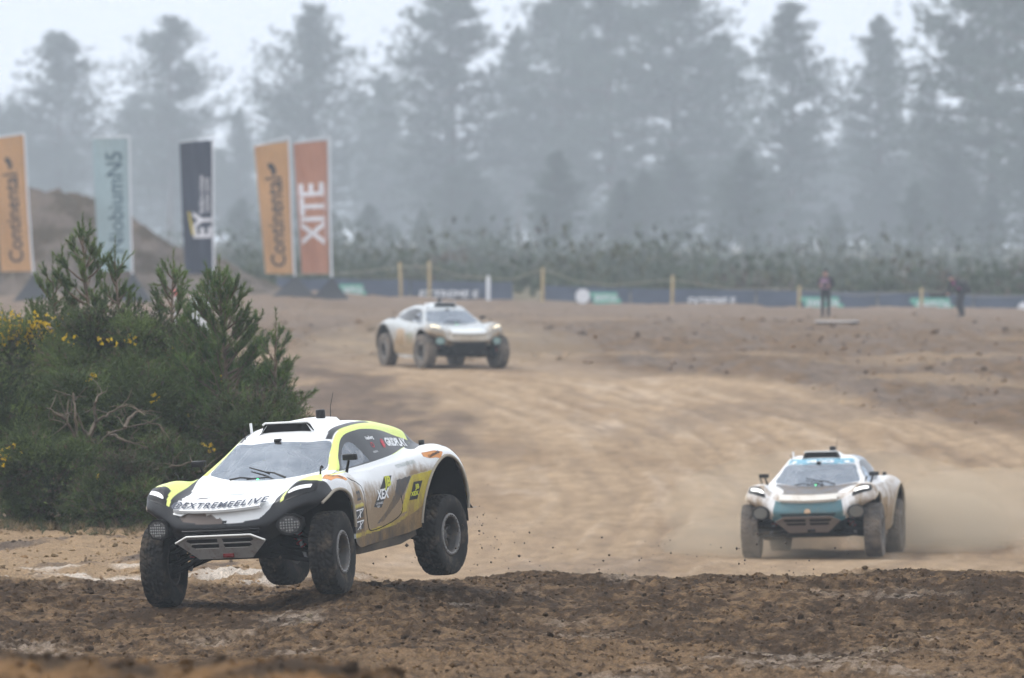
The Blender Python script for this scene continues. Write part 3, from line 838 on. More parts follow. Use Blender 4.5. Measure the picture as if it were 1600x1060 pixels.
def _cr(P0, P1, P2, P3, t):
    t = t[..., None]
    return .5 * ((2 * P1) + (-P0 + P2) * t + (2 * P0 - 5 * P1 + 4 * P2 - P3) * t ** 2 + (-P0 + 3 * P1 - 3 * P2 + P3) * t ** 3)
# rows mirrored so that the spline is smooth over the centre line
_FULL = np.concatenate([NET[:, :0:-1] * np.array([1, -1, 1]), NET], 1)          # rows -7..7
def surf(u, v):
    u = np.clip(np.asarray(u, float), 0, NS - 1 - 1e-6); v = np.clip(np.asarray(v, float), -(NR - 1), NR - 1 - 1e-6) + (NR - 1)
    iu = np.floor(u).astype(int); iv = np.floor(v).astype(int); fu = u - iu; fv = v - iv
    nv = _FULL.shape[1]
    cu = lambda k: np.clip(k, 0, NS - 1)
    cv = lambda k: np.clip(k, 0, nv - 1)
    rows = []
    for a in (-1, 0, 1, 2):
        r = cu(iu + a)
        rows.append(_cr(_FULL[r, cv(iv - 1)], _FULL[r, cv(iv)], _FULL[r, cv(iv + 1)], _FULL[r, cv(iv + 2)], fv))
    return _cr(*rows, fu)
def surf_n(u, v, e=.02):
    a = surf(u + e, v) - surf(u - e, v); b = surf(u, v + e) - surf(u, v - e)
    n = np.cross(a, b); n = unit(n)
    c = surf(u, v) - np.array([0, 0, .9])
    s = np.sign((n * c).sum(-1, keepdims=True))
    return n * np.where(s == 0, 1, s)
def pip(P, poly):
    x, y = P[..., 0], P[..., 1]; poly = np.asarray(poly, float)
    ins = np.zeros(x.shape, bool)
    for (x0, y0), (x1, y1) in zip(poly, np.roll(poly, -1, 0)):
        c = ((y0 > y) != (y1 > y)) & (x < (x1 - x0) * (y - y0) / (y1 - y0 + 1e-12) + x0)
        ins ^= c
    return ins
def nearest_on(P, poly):
    poly = np.asarray(poly, float); best = np.full(len(P), 1e9); out = P.copy()
    for a, b in zip(poly, np.roll(poly, -1, 0)):
        ab = b - a; t = np.clip(((P - a) @ ab) / (ab @ ab + 1e-12), 0, 1)
        q = a + t[:, None] * ab; d = ((q - P) ** 2).sum(1)
        k = d < best; best[k] = d[k]; out[k] = q[k]
    return out
def smooth_poly(pts, n=8, closed=True):
    P = np.asarray(pts, float); m = len(P); out = []
    for i in range(m if closed else m - 1):
        g = (lambda k: P[k % m]) if closed else (lambda k: P[min(max(k, 0), m - 1)])
        t = np.linspace(0, 1, n, endpoint=False)
        out.append(_cr(g(i - 1)[None], g(i)[None], g(i + 1)[None], g(i + 2)[None], t))
    out = np.vstack(out)
    return out if closed else np.vstack([out, P[-1:]])
# arch curves in side view (x, z); open at the bottom
ARCH_F = smooth_poly([(1.98, .30), (1.93, .70), (1.80, .98), (1.60, 1.12), (1.38, 1.17), (1.14, 1.12), (.99, .98), (.945, .70), (.94, .30)], 10, False)
ARCH_R = smooth_poly([(-.96, .30), (-.97, .62), (-1.06, .92), (-1.25, 1.16), (-1.52, 1.27), (-1.80, 1.20), (-1.99, 1.0), (-2.08, .76), (-2.11, .40), (-2.11, .30)], 10, False)
WINDSHIELD = smooth_poly([(7.10, 0), (7.10, .9), (7.14, 1.55), (7.25, 1.84), (7.9, 1.87), (8.36, 1.88), (8.52, 1.75), (8.58, 1.2), (8.64, .5), (8.65, 0)], 6, False)
WINDSHIELD = np.vstack([WINDSHIELD, (WINDSHIELD * np.array([1, -1]))[::-1]])
SIDEWIN = smooth_poly([(7.32, 2.62), (7.36, 2.93), (9, 2.95), (11, 2.95), (12.3, 2.93), (13.0, 2.78), (12.6, 2.58), (11.5, 2.28), (10.4, 2.12), (9.9, 2.10), (9, 2.11), (8.35, 2.15), (7.75, 2.27)], 6)
CLEARWIN = smooth_poly([(7.50, 2.72), (7.52, 2.88), (8.4, 2.89), (9.35, 2.89), (9.62, 2.86), (9.45, 2.55), (9.2, 2.34), (8.8, 2.27), (8.25, 2.30), (7.75, 2.44)], 6)
DOOR = smooth_poly([(.78, 1.25), (.56, 1.13), (.54, .88), (.46, .64), (.30, .60), (0, .61), (-.35, .66), (-.52, .76), (-.46, 1.0), (-.42, 1.2), (-.30, 1.27), (.2, 1.26)], 6)

def shell(step, paint):
    """body shell split into regions -> dict of (V, F, colour, mud)"""
    us = [0.0]; L = np.linalg.norm(np.diff(NET, axis=0), axis=2).max(1)
    for i in range(NS - 1): us += list(i + np.linspace(0, 1, max(3, int(L[i] / step)) + 1)[1:])
    vs = [0.0]; L = np.linalg.norm(np.diff(NET, axis=1), axis=2); L = np.percentile(L, 80, axis=0)
    for j in range(NR - 1): vs += list(j + np.linspace(0, 1, max(3, int(L[j] / step)) + 1)[1:])
    us = np.array(us); vs = np.array(vs); vs = np.concatenate([-vs[:0:-1], vs])
    U, W = np.meshgrid(us, vs, indexing='ij')
    uv = np.stack([U, W], -1).reshape(-1, 2)
    F = grid_faces(len(us), len(vs))
    P = surf(uv[:, 0], uv[:, 1])
    fc = uv[F].mean(1); pc = P[F].mean(1)
    reg = np.zeros(len(F), int)
    reg[pip(fc, WINDSHIELD)] = 1
    for s, a, b in ((1, 2, 4), (-1, 3, 5)):
        f2 = fc * np.array([1, s])
        reg[pip(f2, SIDEWIN)] = a
        reg[pip(f2, CLEARWIN)] = b
    side = np.abs(fc[:, 1]) > 3.3
    xz = pc[:, [0, 2]]
    dr = pip(xz, DOOR) & (reg == 0) & (np.abs(fc[:, 1]) > 3.05)
    reg[dr & (fc[:, 1] > 0)] = 6; reg[dr & (fc[:, 1] < 0)] = 7
    arch = (pip(xz, ARCH_F) & (np.abs(fc[:, 1]) > 4.2)) | (pip(xz, ARCH_R) & side)
    reg[arch] = 9
    def boundary(a, b):          # vertices shared between region a and region b
        fa = np.zeros(len(P), bool); fb = fa.copy()
        fa[F[np.isin(reg, a)].ravel()] = True; fb[F[np.isin(reg, b)].ravel()] = True
        return np.where(fa & fb)[0]
    def snap_uv(idx, poly, s=1):
        q = uv[idx] * np.array([1, s]); q = nearest_on(q, poly) * np.array([1, s])
        uv[idx] = q; P[idx] = surf(q[:, 0], q[:, 1])
    snap_uv(boundary([1], [0]), WINDSHIELD)
    snap_uv(boundary([2], [0, 6]), SIDEWIN); snap_uv(boundary([3], [0, 7]), SIDEWIN, -1)
    snap_uv(boundary([4], [2]), CLEARWIN); snap_uv(boundary([5], [3]), CLEARWIN, -1)
    for r in (6, 7):
        idx = boundary([r], [0]); q = nearest_on(P[idx][:, [0, 2]], DOOR)
        ok = np.hypot(*(q - P[idx][:, [0, 2]]).T) < .03
        P[idx[ok], 0] = q[ok, 0]; P[idx[ok], 2] = q[ok, 1]
    idx = boundary([9], [0, 6, 7])
    A = np.vstack([ARCH_F, ARCH_R])
    for poly in (ARCH_F, ARCH_R):
        sel = idx[(P[idx, 0] > 0) == (poly[0, 0] > 0)]
        q = nearest_on(P[sel][:, [0, 2]], poly); dd = np.hypot(*(q - P[sel][:, [0, 2]]).T)
        ok = dd < .05
        P[sel[ok], 0] = q[ok, 0]; P[sel[ok], 2] = q[ok, 1]
    nrm = surf_n(uv[:, 0], uv[:, 1])
    col, mud = paint(P, nrm, uv)
    out = {}
    for r in range(8):
        f = F[reg == r]
        if not len(f): continue
        used, inv = np.unique(f, return_inverse=True)
        out[r] = (P[used], inv.reshape(f.shape), col[used], mud[used], nrm[used])
    return out, (P, F[np.isin(reg, [0, 2, 3, 4, 5, 6, 7, 1])])
def patch(poly_uv, off, n=18, s=1):
    """thin panel that lies on the body, outlined in surface coordinates"""
    poly = np.asarray(poly_uv, float)
    lo, hi = poly.min(0), poly.max(0)
    U, W = np.meshgrid(np.linspace(lo[0], hi[0], n), np.linspace(lo[1], hi[1], n), indexing='ij')
    uv = np.stack([U, W], -1).reshape(-1, 2); F = grid_faces(n, n)
    keep = pip(uv[F].mean(1), poly); F = F[keep]
    cnt = np.zeros(len(uv), int); np.add.at(cnt, F.ravel(), 1)
    b = np.where((cnt > 0) & (cnt < 4))[0]
    uv[b] = nearest_on(uv[b], poly)
    uv = uv * np.array([1, s])
    P = surf(uv[:, 0], uv[:, 1]); Nn = surf_n(uv[:, 0], uv[:, 1])
    used, inv = np.unique(F, return_inverse=True); F = inv.reshape(F.shape)
    P, Nn = P[used], Nn[used]; k = len(P)
    # closed slab
    e = np.concatenate([F[:, [0, 1]], F[:, [1, 2]], F[:, [2, 3]], F[:, [3, 0]]])
    es = {tuple(x) for x in e.tolist()}
    rim = np.array([[a, c, c + k, a + k] for a, c in es if (c, a) not in es])
    V = np.vstack([P + Nn * off, P - Nn * .01])
    return V, [np.vstack([F, rim])]

def glass_material(name, tint, refl, clear):
    m = bpy.data.materials.new(name); m.use_nodes = True
    N, L = m.node_tree.nodes, m.node_tree.links
    N.remove(N['Principled BSDF'])
    tr = N.new('ShaderNodeBsdfTransparent'); tr.inputs['Color'].default_value = (*tint, 1)
    df = N.new('ShaderNodeBsdfDiffuse')
    tc = N.new('ShaderNodeTexCoord'); ns = N.new('ShaderNodeTexNoise'); ns.inputs['Scale'].default_value = 7; ns.inputs['Detail'].default_value = 8
    L.new(tc.outputs['Object'], ns.inputs['Vector'])
    rp = N.new('ShaderNodeMapRange'); rp.inputs[1].default_value = .35; rp.inputs[2].default_value = .75; rp.inputs[3].default_value = clear * .35; rp.inputs[4].default_value = clear * 1.9
    L.new(ns.outputs['Fac'], rp.inputs[0])
    df.inputs['Color'].default_value = (.36, .35, .35, 1)
    gl = N.new('ShaderNodeBsdfGlossy'); gl.inputs['Roughness'].default_value = .06; gl.inputs['Color'].default_value = (.80, .89, 1, 1)
    m1 = N.new('ShaderNodeMixShader'); L.new(rp.outputs[0], m1.inputs[0]); L.new(tr.outputs[0], m1.inputs[1]); L.new(df.outputs[0], m1.inputs[2])
    fr = N.new('ShaderNodeFresnel'); fr.inputs['IOR'].default_value = 1.5
    mr = N.new('ShaderNodeMapRange'); mr.inputs[3].default_value = refl; mr.inputs[4].default_value = 1
    L.new(fr.outputs[0], mr.inputs[0])
    m2 = N.new('ShaderNodeMixShader'); L.new(mr.outputs[0], m2.inputs[0]); L.new(m1.outputs[0], m2.inputs[1]); L.new(gl.outputs[0], m2.inputs[2])
    L.new(m2.outputs[0], N['Material Output'].inputs['Surface'])
    return m
def paint_material():
    """car paint: colour from the shell, mud film by attribute, fine splashes from noise"""
    m = bpy.data.materials.new('car_paint'); m.use_nodes = True
    N, L = m.node_tree.nodes, m.node_tree.links
    p = N['Principled BSDF']; p.inputs['Specular IOR Level'].default_value = .35; p.inputs['Coat Weight'].default_value = .10; p.inputs['Coat Roughness'].default_value = .15
    a = N.new('ShaderNodeAttribute'); a.attribute_name = 'Col'
    b = N.new('ShaderNodeAttribute'); b.attribute_name = 'Mud'
    tc = N.new('ShaderNodeTexCoord')
    n1 = N.new('ShaderNodeTexNoise'); n1.inputs['Scale'].default_value = 4.5; n1.inputs['Detail'].default_value = 10; n1.inputs['Roughness'].default_value = .72
    n2 = N.new('ShaderNodeTexNoise'); n2.inputs['Scale'].default_value = 42; n2.inputs['Detail'].default_value = 3
    mp = N.new('ShaderNodeMapping'); mp.inputs['Scale'].default_value = (1.6, 1.6, .8)
    L.new(tc.outputs['Object'], mp.inputs['Vector']); L.new(mp.outputs[0], n1.inputs['Vector']); L.new(tc.outputs['Object'], n2.inputs['Vector'])
    # film = smoothstep(noise + mud)
    ad = N.new('ShaderNodeMath'); ad.operation = 'ADD'; L.new(n1.outputs['Fac'], ad.inputs[0]); L.new(b.outputs['Fac'], ad.inputs[1])
    mr = N.new('ShaderNodeMapRange'); mr.interpolation_type = 'SMOOTHSTEP'; mr.inputs[1].default_value = .62; mr.inputs[2].default_value = 1.15; mr.inputs[4].default_value = .93
    L.new(ad.outputs[0], mr.inputs[0])
    # specks
    sp = N.new('ShaderNodeMath'); sp.operation = 'MULTIPLY_ADD'; L.new(b.outputs['Fac'], sp.inputs[0]); sp.inputs[1].default_value = .10; L.new(n2.outputs['Fac'], sp.inputs[2])
    ms = N.new('ShaderNodeMapRange'); ms.inputs[1].default_value = .735; ms.inputs[2].default_value = .76; ms.inputs[4].default_value = .75
    L.new(sp.outputs[0], ms.inputs[0])
    mx = N.new('ShaderNodeMath'); mx.operation = 'MAXIMUM'; L.new(mr.outputs[0], mx.inputs[0]); L.new(ms.outputs[0], mx.inputs[1])
    cr = N.new('ShaderNodeMix'); cr.data_type = 'RGBA'; L.new(n2.outputs['Fac'], cr.inputs[0]); cr.inputs[6].default_value = (.34, .225, .11, 1); cr.inputs[7].default_value = (.20, .13, .065, 1)
    c = N.new('ShaderNodeMix'); c.data_type = 'RGBA'; L.new(mx.outputs[0], c.inputs[0]); L.new(a.outputs['Color'], c.inputs[6]); L.new(cr.outputs[2], c.inputs[7])
    L.new(c.outputs[2], p.inputs['Base Color'])
    rr = N.new('ShaderNodeMapRange'); rr.inputs[3].default_value = .36; rr.inputs[4].default_value = .95; L.new(mx.outputs[0], rr.inputs[0]); L.new(rr.outputs[0], p.inputs['Roughness'])
    bp = N.new('ShaderNodeBump'); bp.inputs['Strength'].default_value = .25; bp.inputs['Distance'].default_value = .004; L.new(mx.outputs[0], bp.inputs['Height']); L.new(bp.outputs[0], p.inputs['Normal'])
    return m
PAINT = paint_material()
RUBBER = mat('tyre_rubber', (.016, .015, .014), .85, spec=.25, noise=.3, nscale=12, dirt=.55, dirt_col=(.115, .088, .062), dscale=5)
RUBBER_DUSTY = mat('dusty_tyre_rubber', (.05, .046, .042), .9, noise=.3, nscale=12, dirt=.9, dirt_col=(.20, .16, .125), dscale=4)
RIM = mat('rim_metal', (.10, .095, .09), .55, .5, noise=.2, dirt=.55, dirt_col=(.20, .15, .10), dscale=9)
BLACK = mat('black_composite', (.010, .010, .011), .42, spec=.3, noise=.2, dirt=.18, dscale=7, dirt_col=(.10, .075, .05))
MATT = mat('matt_black', (.008, .008, .008), .8, spec=.2, noise=.2, dirt=.25, dscale=5, dirt_col=(.06, .045, .03))
STEEL = mat('skid_metal', (.33, .32, .31), .5, .35, noise=.15, dirt=.6, dirt_col=(.17, .13, .095), dscale=6)
EDGE = mat('bright_edge', (.75, .74, .70), .5)
RED = mat('red_paint', (.42, .022, .022), .45)
LENS = mat('lamp_lens', (.085, .085, .085), .25, noise=.35, nscale=30, dirt=.45, dirt_col=(.20, .16, .12), dscale=14)
WHITE_D = mat('white_print', (.82, .82, .82), .5)
BLACK_D = mat('black_print', (.012, .012, .014), .5)
NAVY_D = mat('navy_print', (.02, .03, .06), .5)
GREY_D = mat('grey_print', (.35, .40, .37), .5)
YELLOW_D = mat('yellow_print', (.58, .60, .03), .5)
RED_D = mat('red_print', (.55, .04, .06), .5)
ORANGE_D = mat('orange_print', (.66, .27, .08), .5, dirt=.2)
DRLW = mat('running_light', (.8, .8, .8), .3, emit=(1.0, .94, .93), estr=.12)
DRLB = mat('running_light_bright', (.9, .9, .9), .3, emit=(1.0, .97, .88), estr=1.6)
DRLY = mat('running_light_yellow', (.9, .8, .6), .3, emit=(1.0, .82, .5), estr=1.2)
GREENL = mat('green_led', (.1, .8, .3), .4, emit=(.1, 1.0, .35), estr=2.0)
GLASS = glass_material('windscreen_glass', (.50, .52, .56), .20, .22)
PANE = glass_material('side_pane', (.62, .62, .64), .05, .40)
DARKGLASS = mat('dark_panel', (.018, .019, .022), .28, dirt=.15, dirt_col=(.12, .10, .08), dscale=5)
SEAT = mat('seat_fabric', (.30, .29, .30), .9)
HELMET = mat('helmet_white', (.55, .55, .58), .35)
COCKPIT = mat('cockpit', (.07, .07, .075), .8)

def tyre_mesh(name, material, N=330, M=30):
    prof = [(.232, .115), (.245, .125), (.29, .142), (.345, .150), (.395, .151), (.432, .147), (.452, .139)]
    th = np.linspace(0, 2 * math.pi, N, endpoint=False)
    rows = [(r, -h, 0) for r, h in prof] + [(.468 - .010 * (abs(t) ** 3), t * .131, 1) for t in np.linspace(-1, 1, M)] + [(r, h, 0) for r, h in prof[::-1]]
    R = np.array([a for a, _, _ in rows])[:, None]; H = np.array([b for _, b, _ in rows])[:, None]; K = np.array([c for _, _, c in rows])[:, None]
    T = np.repeat(th[None], len(rows), 0); Hh = np.repeat(H, N, 1)
    nb = 34
    s = Hh / .131
    ph = T * nb / (2 * math.pi) + .55 * np.abs(s) + .22 * np.sign(s) + .18 * np.sin(s * 9)
    f1 = ph - np.floor(ph)
    groove = (f1 < .30) | (np.abs(np.abs(s) - .34) < .055) | ((np.abs(s) < .05) & (f1 > .5))
    Rr = R - .015 * groove * K
    sh = (K == 0) & (R > .42)
    f2 = (T * nb / 2 / (2 * math.pi) + .3); f2 = f2 - np.floor(f2)
    Rr = Rr - .012 * sh * (f2 < .28)
    Hh = Hh + np.sign(Hh) * .006 * ((K == 0) & (np.abs(R - .345) < .01))
    V = np.stack([Rr * np.cos(T), Hh, Rr * np.sin(T)], -1).reshape(-1, 3)
    return np_mesh(name, V, grid_faces(len(rows), N, True), material, smooth=False)
def rim_mesh(ring, inner):
    mb = MB()
    mb.lathe([(.212, -.125), (.232, -.125), (.232, .118), (.243, .124), (.243, .136), (.205, .136), (.198, .10), (.186, .06), (.186, -.10), (.212, -.125)], 'y', 56)
    for k in range(24):     # bead-lock bolts
        a = k * math.pi / 12
        mb.lathe([(.0, .144), (.008, .144), (.008, .13)], 'y', 6, (.224 * math.cos(a), 0, .224 * math.sin(a)))
    mb.lathe([(.0, .06), (.06, .055), (.075, .03), (.075, -.02)], 'y', 24)
    for k in range(8):
        a = k * math.pi / 4
        R = Matrix.Rotation(-a, 4, 'Y')
        mb.box(Vector(R @ Vector((.13, .028, 0))), (.14, .035, .045), R, 1.0)
        mb.lathe([(0, .055), (.010, .055), (.010, .04)], 'y', 6, (.048 * math.cos(a), 0, .048 * math.sin(a)))
    mb.lathe([(.0, -.03), (.18, -.03), (.18, -.05), (0, -.05)], 'y', 32)
    return mb.mesh('wheel', RIM)
def ring_mesh():
    mb = MB()
    mb.lathe([(.206, .100), (.206, .138), (.244, .138), (.247, .128), (.244, .112)], 'y', 56)
    for k in range(24):
        a = k * math.pi / 12
        mb.lathe([(.0, .148), (.008, .148), (.008, .134)], 'y', 6, (.225 * math.cos(a), 0, .225 * math.sin(a)))
    return mb.mesh('beadlock_ring', mat('ring_metal', (.19, .18, .17), .45, .5, noise=.2, dirt=.5, dirt_col=(.19, .15, .11), dscale=9))
RING = ring_mesh()
TYRE = tyre_mesh('tyre', RUBBER); TYRE_D = tyre_mesh('tyre', RUBBER_DUSTY)
WHEEL = rim_mesh(None, None)

def text_mesh(s, size, extr=0.0, bold=0.0, sx=1.0, shear=0.0, sp=1.0):
    cu = bpy.data.curves.new('t', 'FONT'); cu.body = s; cu.size = size; cu.align_x = 'CENTER'; cu.align_y = 'CENTER'
    cu.offset = bold; cu.shear = shear; cu.space_character = sp; cu.resolution_u = 3; cu.extrude = extr
    o = bpy.data.objects.new('t', cu); COL.objects.link(o)
    dg = bpy.context.evaluated_depsgraph_get(); dg.update()
    me = bpy.data.meshes.new_from_object(o.evaluated_get(dg))
    bpy.data.objects.remove(o); bpy.data.curves.remove(cu)
    bm = bmesh.new(); bm.from_mesh(me); bpy.data.meshes.remove(me)
    bmesh.ops.triangulate(bm, faces=bm.faces)
    if sx != 1.0:
        for v in bm.verts: v.co.x *= sx
    return bm
def bm_arrays(bm, cut=None):
    if cut:
        for _ in range(3):
            es = [e for e in bm.edges if e.calc_length() > cut]
            if not es: break
            bmesh.ops.subdivide_edges(bm, edges=es, cuts=1)
            bmesh.ops.triangulate(bm, faces=bm.faces)
    bm.verts.index_update()
    V = np.array([v.co[:] for v in bm.verts]); F = np.array([[v.index for v in f.verts] for f in bm.faces])
    bm.free()
    return V, F
def poly_bm(pts):
    bm = bmesh.new(); bm.faces.new([bm.verts.new((a, b, 0)) for a, b in pts]); bmesh.ops.triangulate(bm, faces=bm.faces)
    return bm
class Decals:
    """flat print laid on the body: drawn in a plane, then dropped on the shell"""
    def __init__(self, tree, parent): self.tree = tree; self.parent = parent
    def put(self, bm, c, right, up, material, name='lettering', off=.004, cut=.05, shift=2.0):
        V, F = bm_arrays(bm, cut)
        r = Vector(right).normalized(); u = Vector(up); u = (u - r * u.dot(r)).normalized(); n = r.cross(u)
        c = Vector(c); P = []
        for a, b, _ in V:
            q = c + r * a + u * b
            loc, nn, i, d = self.tree.ray_cast(q + n * shift, -n)
            if loc is None or d > shift * 1.6: loc = q
            P.append((loc + n * off)[:])
        return np_obj(name, np.array(P), F, material, self.parent)

def build_car(name, label, cat, loc, yaw, pitch, roll, style, step, droop, steer, tyre, wheel_z=None):
    root = empty(name, loc, (0, 0, 0))
    root.matrix_world = Matrix.Translation(loc) @ Matrix.Rotation(rad(yaw), 4, 'Z') @ Matrix.Rotation(rad(pitch), 4, 'Y') @ Matrix.Rotation(rad(roll), 4, 'X')
    tag(root, label, cat, 'electric off-road racing cars')
    S = style
    parts, (PB, FB) = shell(step, S['paint'])
    tree = BVHTree.FromPolygons([tuple(p) for p in PB], [tuple(f) for f in FB.tolist()])
    def mk(nm, r, m):
        V, F, c, mu, nn = parts[r]
        # give the panel a thickness so that its edges read
        k = len(V)
        e = np.concatenate([F[:, [0, 1]], F[:, [1, 2]], F[:, [2, 3]], F[:, [3, 0]]])
        es = e[:, 0].astype(np.int64) * k + e[:, 1]; er = e[:, 1].astype(np.int64) * k + e[:, 0]
        rim = e[~np.isin(es, er)]
        th = .022 if r in (0, 6, 7) else .006
        V2 = np.vstack([V, V - nn * th])
        rimf = np.stack([rim[:, 1], rim[:, 0], rim[:, 0] + k, rim[:, 1] + k], -1)
        F2 = np.vstack([F, rimf])
        o = np_obj(nm, V2, F2, m, root, smooth=True, colors=np.vstack([c, c]), attrs={'Mud': np.concatenate([mu, mu])})
        auto_smooth(o, 50)
        return o
    body = mk('body', 0, PAINT)
    mk('windscreen', 1, GLASS)
    for r, nm, m in ((2, 'side_window', DARKGLASS), (3, 'side_window', DARKGLASS)):
        w = mk(nm, r, m)
        p = mk('pane', r + 2, PANE); p.parent = w
    doors = [mk('door', 6, PAINT), mk('door', 7, PAINT)]
    D = Decals(tree, body)
    # seams round the doors, seal round the windows
    for s, dobj in ((1, doors[0]), (-1, doors[1])):
        q = DOOR[::2]; P = []
        for x, z in q[:24]:
            l = tree.ray_cast(Vector((x, 2 * s, z)), Vector((0, -s, 0)))[0]
            P.append(l[:] if l else (x, s, z))
        MB().tube(P, .0055, 5).build('door_seam', MATT, dobj)
    for s in (1, -1):
        for A in (ARCH_F, ARCH_R):
            P = []
            for x, z in A[::2]:
                if z < .55 or (x > 0 and (x > 1.74 or z < .7)): continue
                l = tree.ray_cast(Vector((x * 1.0, 2 * s, z + .012)), Vector((0, -s, 0)))[0]
                P.append((x, (l.y if l else 1.1 * s) + .004 * s, z))
            MB().tube(P, .019, 6).build('arch_trim', S['trim'], root, smooth=True)
            # liner of the wheel well
            Q = [(x, z) for x, z in A[::3] if z > (.45 if x < 1.6 else 1.02)]
            V = np.array([[x, y * s, z + (.0 if y > 1 else .015)] for y in (1.085, .84, .58) for x, z in Q])
            F = grid_faces(3, len(Q))
            mb = MB(); mb.add(V, F)
            wall = np.array([[x, .58 * s, z] for x, z in Q]); c = wall.mean(0, keepdims=True); c[0, 2] = .45
            mb.add(np.vstack([wall, c]), [[i, i + 1, len(Q)] for i in range(len(Q) - 1)])
            mb.build('wheel_well', MATT, root)
    # chassis tub, floor and sills
    mb = MB()
    mb.prism([(1.95, .60), (2.0, .72), (1.9, .95), (1.5, 1.08), (.9, 1.16), (.8, .52), (-.9, .52), (-1.2, 1.1), (-1.95, 1.05), (-2.0, .75), (-1.3, .50), (-.9, .40), (.9, .40), (1.3, .42)], -.50, .50, 'xz')
    mb.prism([(.97, .42), (.90, .64), (-.88, .64), (-.93, .42)], -.86, .86, 'xz')
    mb.build('chassis', MATT, root)
    for s in (1, -1):
        MB().prism([(.98, .40), (.97, .56), (.5, .54), (-.3, .58), (-.86, .76), (-.93, .42), (-.5, .36), (.6, .36)], .80 * s, .965 * s, 'xz').build('sill', S.get('sill', BLACK), root)
        # flap behind the rear wheel
        V = np.array([[(-2.10), .80 * s, .80], [-2.10, 1.10 * s, .80], [-2.12, .80 * s, .66], [-2.12, 1.11 * s, .66], [-2.18, .80 * s, .60], [-2.18, 1.12 * s, .60], [-2.30, .82 * s, .585], [-2.30, 1.13 * s, .605]])
        MB().add(V, grid_faces(4, 2)).build('mud_flap', BLACK, root)
    # skid plate under the nose
    sp = [(-.56, .70), (-.40, .77), (.40, .77), (.56, .70), (.33, .50), (-.33, .50)]
    def skx(z): return 2.16 - .16 * np.clip((.77 - z) / .3, 0, 1.2)
    def skid(poly, off, thick):
        P = np.array([[skx(b) + off, a, b] for a, b in poly]); Q = P - np.array([thick, 0, 0]); n = len(P)
        m = MB(); m.add(P, [[0, i, i + 1] for i in range(1, n - 1)]); m.add(np.vstack([P, Q]), [[i, (i + 1) % n, n + (i + 1) % n, n + i] for i in range(n)]); return m
    sk = skid(sp, .02, .03).build('skid_plate', S.get('skid', STEEL), root)
    for a in (-1, 1):
        for z0, z1, y1 in ((.69, .735, .40), (.63, .672, .36)):
            pl = [(a * .04, z0), (a * .03, z1), (a * y1, z1), (a * (y1 + .02), z1 - .02), (a * (y1 - .03), z0)]
            if a > 0: pl = pl[::-1]
            skid(pl, .026, .01).build('vent_slot', MATT, sk)
            skid([(a * .04, z0 - .007), (a * .04, z0), (a * (y1 - .03), z0), (a * (y1 - .03), z0 - .007)][::(-1 if a > 0 else 1)], .031, .012).build('vent_edge', EDGE if S.get('edge') else S.get('skid', STEEL), sk)
    MB().tube([(skx(b) + .025, a, b) for a, b in sp[:4]], .012, 6).build('plate_edge', EDGE if S.get('edge') else S.get('skid', STEEL), sk)
    MB().box((skx(.535) + .03, .05, .535), (.02, .13, .045)).build('tow_strap', mat('strap_red', (.20, .016, .016), .7) if S.get('edge') else MATT, sk)
    # bumper grille bars
    for z, w in ((.79, .46), (.825, .48)):
        MB().tube([(tree.ray_cast(Vector((3, y, z)), Vector((-1, 0, 0)))[0].x + .012, y, z) for y in np.linspace(-w, w, 9)], .011, 6).build('grille_bar', S.get('grille', BLACK), root)
    # bonnet lip over the nose opening
    xs = np.linspace(S.get('lip0', -.50), .50, 21)
    yy = np.array([2.165 - .30 * abs(y) ** 2.2 for y in xs])
    top = np.stack([yy, xs, np.full(21, 1.055) + .02 * (np.abs(xs) / .5) ** 2 + S.get('lipt', 0) * xs], -1)
    back = np.stack([yy - .155, xs, np.full(21, 1.145) + .02 * (np.abs(xs) / .5) ** 2 + S.get('lipt', 0) * xs], -1)
    low = top - np.array([.01, 0, .028]); lowb = back - np.array([0, 0, .05])
    mb = MB()
    mb.add(np.vstack([back, top]), grid_faces(2, 21)); mb.add(np.vstack([top, low]), grid_faces(2, 21)); mb.add(np.vstack([low, lowb]), grid_faces(2, 21))
    mb.build('bonnet_lip', S['lip'], root, smooth=False)
    # lamps
    for s in (1, -1):
        hp = smooth_poly(HEADLAMP, 5)
        hl = np_obj('headlight', *patch(hp, .006, 20, s), S['lamp_panel'], root)
        np_obj('running_light', *patch(smooth_poly(DRL, 4), .013, 14, s), S['drl'], hl)
        # auxiliary lamp pod
        c = np.array([1.99, .81 * s, .845])
        oc = [(-.155, .0), (-.125, .085), (-.04, .125), (.06, .12), (.145, .065), (.155, -.02), (.10, -.095), (-.03, -.115), (-.12, -.075)]
        oc = [(a * s, b) for a, b in oc]
        Rm = Matrix.Rotation(rad(14 * s), 4, 'Z')
        def pod(sc, x0, x1):
            m = MB(); m.prism([(a * sc, b * sc) for a, b in oc], x0, x1, 'yz'); V, F = m.data()
            return V @ np.array(Rm.to_3x3()).T + c, F
        po = np_obj('spot_lamp', *pod(1.0, -.10, .05), BLACK, root)
        np_obj('lens', *pod(.80, .03, .058), S.get('lens', LENS), po)
        if step < .02:
            m = MB()
            for a, b in [(i * .032, j * .03) for i in range(-3, 4) for j in range(-2, 3)]:
                if (a / .105) ** 2 + (b / .075) ** 2 < 1: m.lathe([(0, .064), (.009, .064), (.012, .056)], 'x', 8, (0, a, b))
            V, F = m.data(); np_obj('led_array', V @ np.array(Rm.to_3x3()).T + c, F, mat('led_dots', (.24, .24, .23), .3), po)
        MB().tube([c + np.array([-.08, 0, -.02]), (1.75, .62 * s, .80)], .03, 6).build('lamp_bracket', BLACK, po)
        # mirrors
        b0 = surf(np.array([7.55]), np.array([3.35 * s]))[0]
        t0 = b0 + np.array([.02, .05 * s, .13])
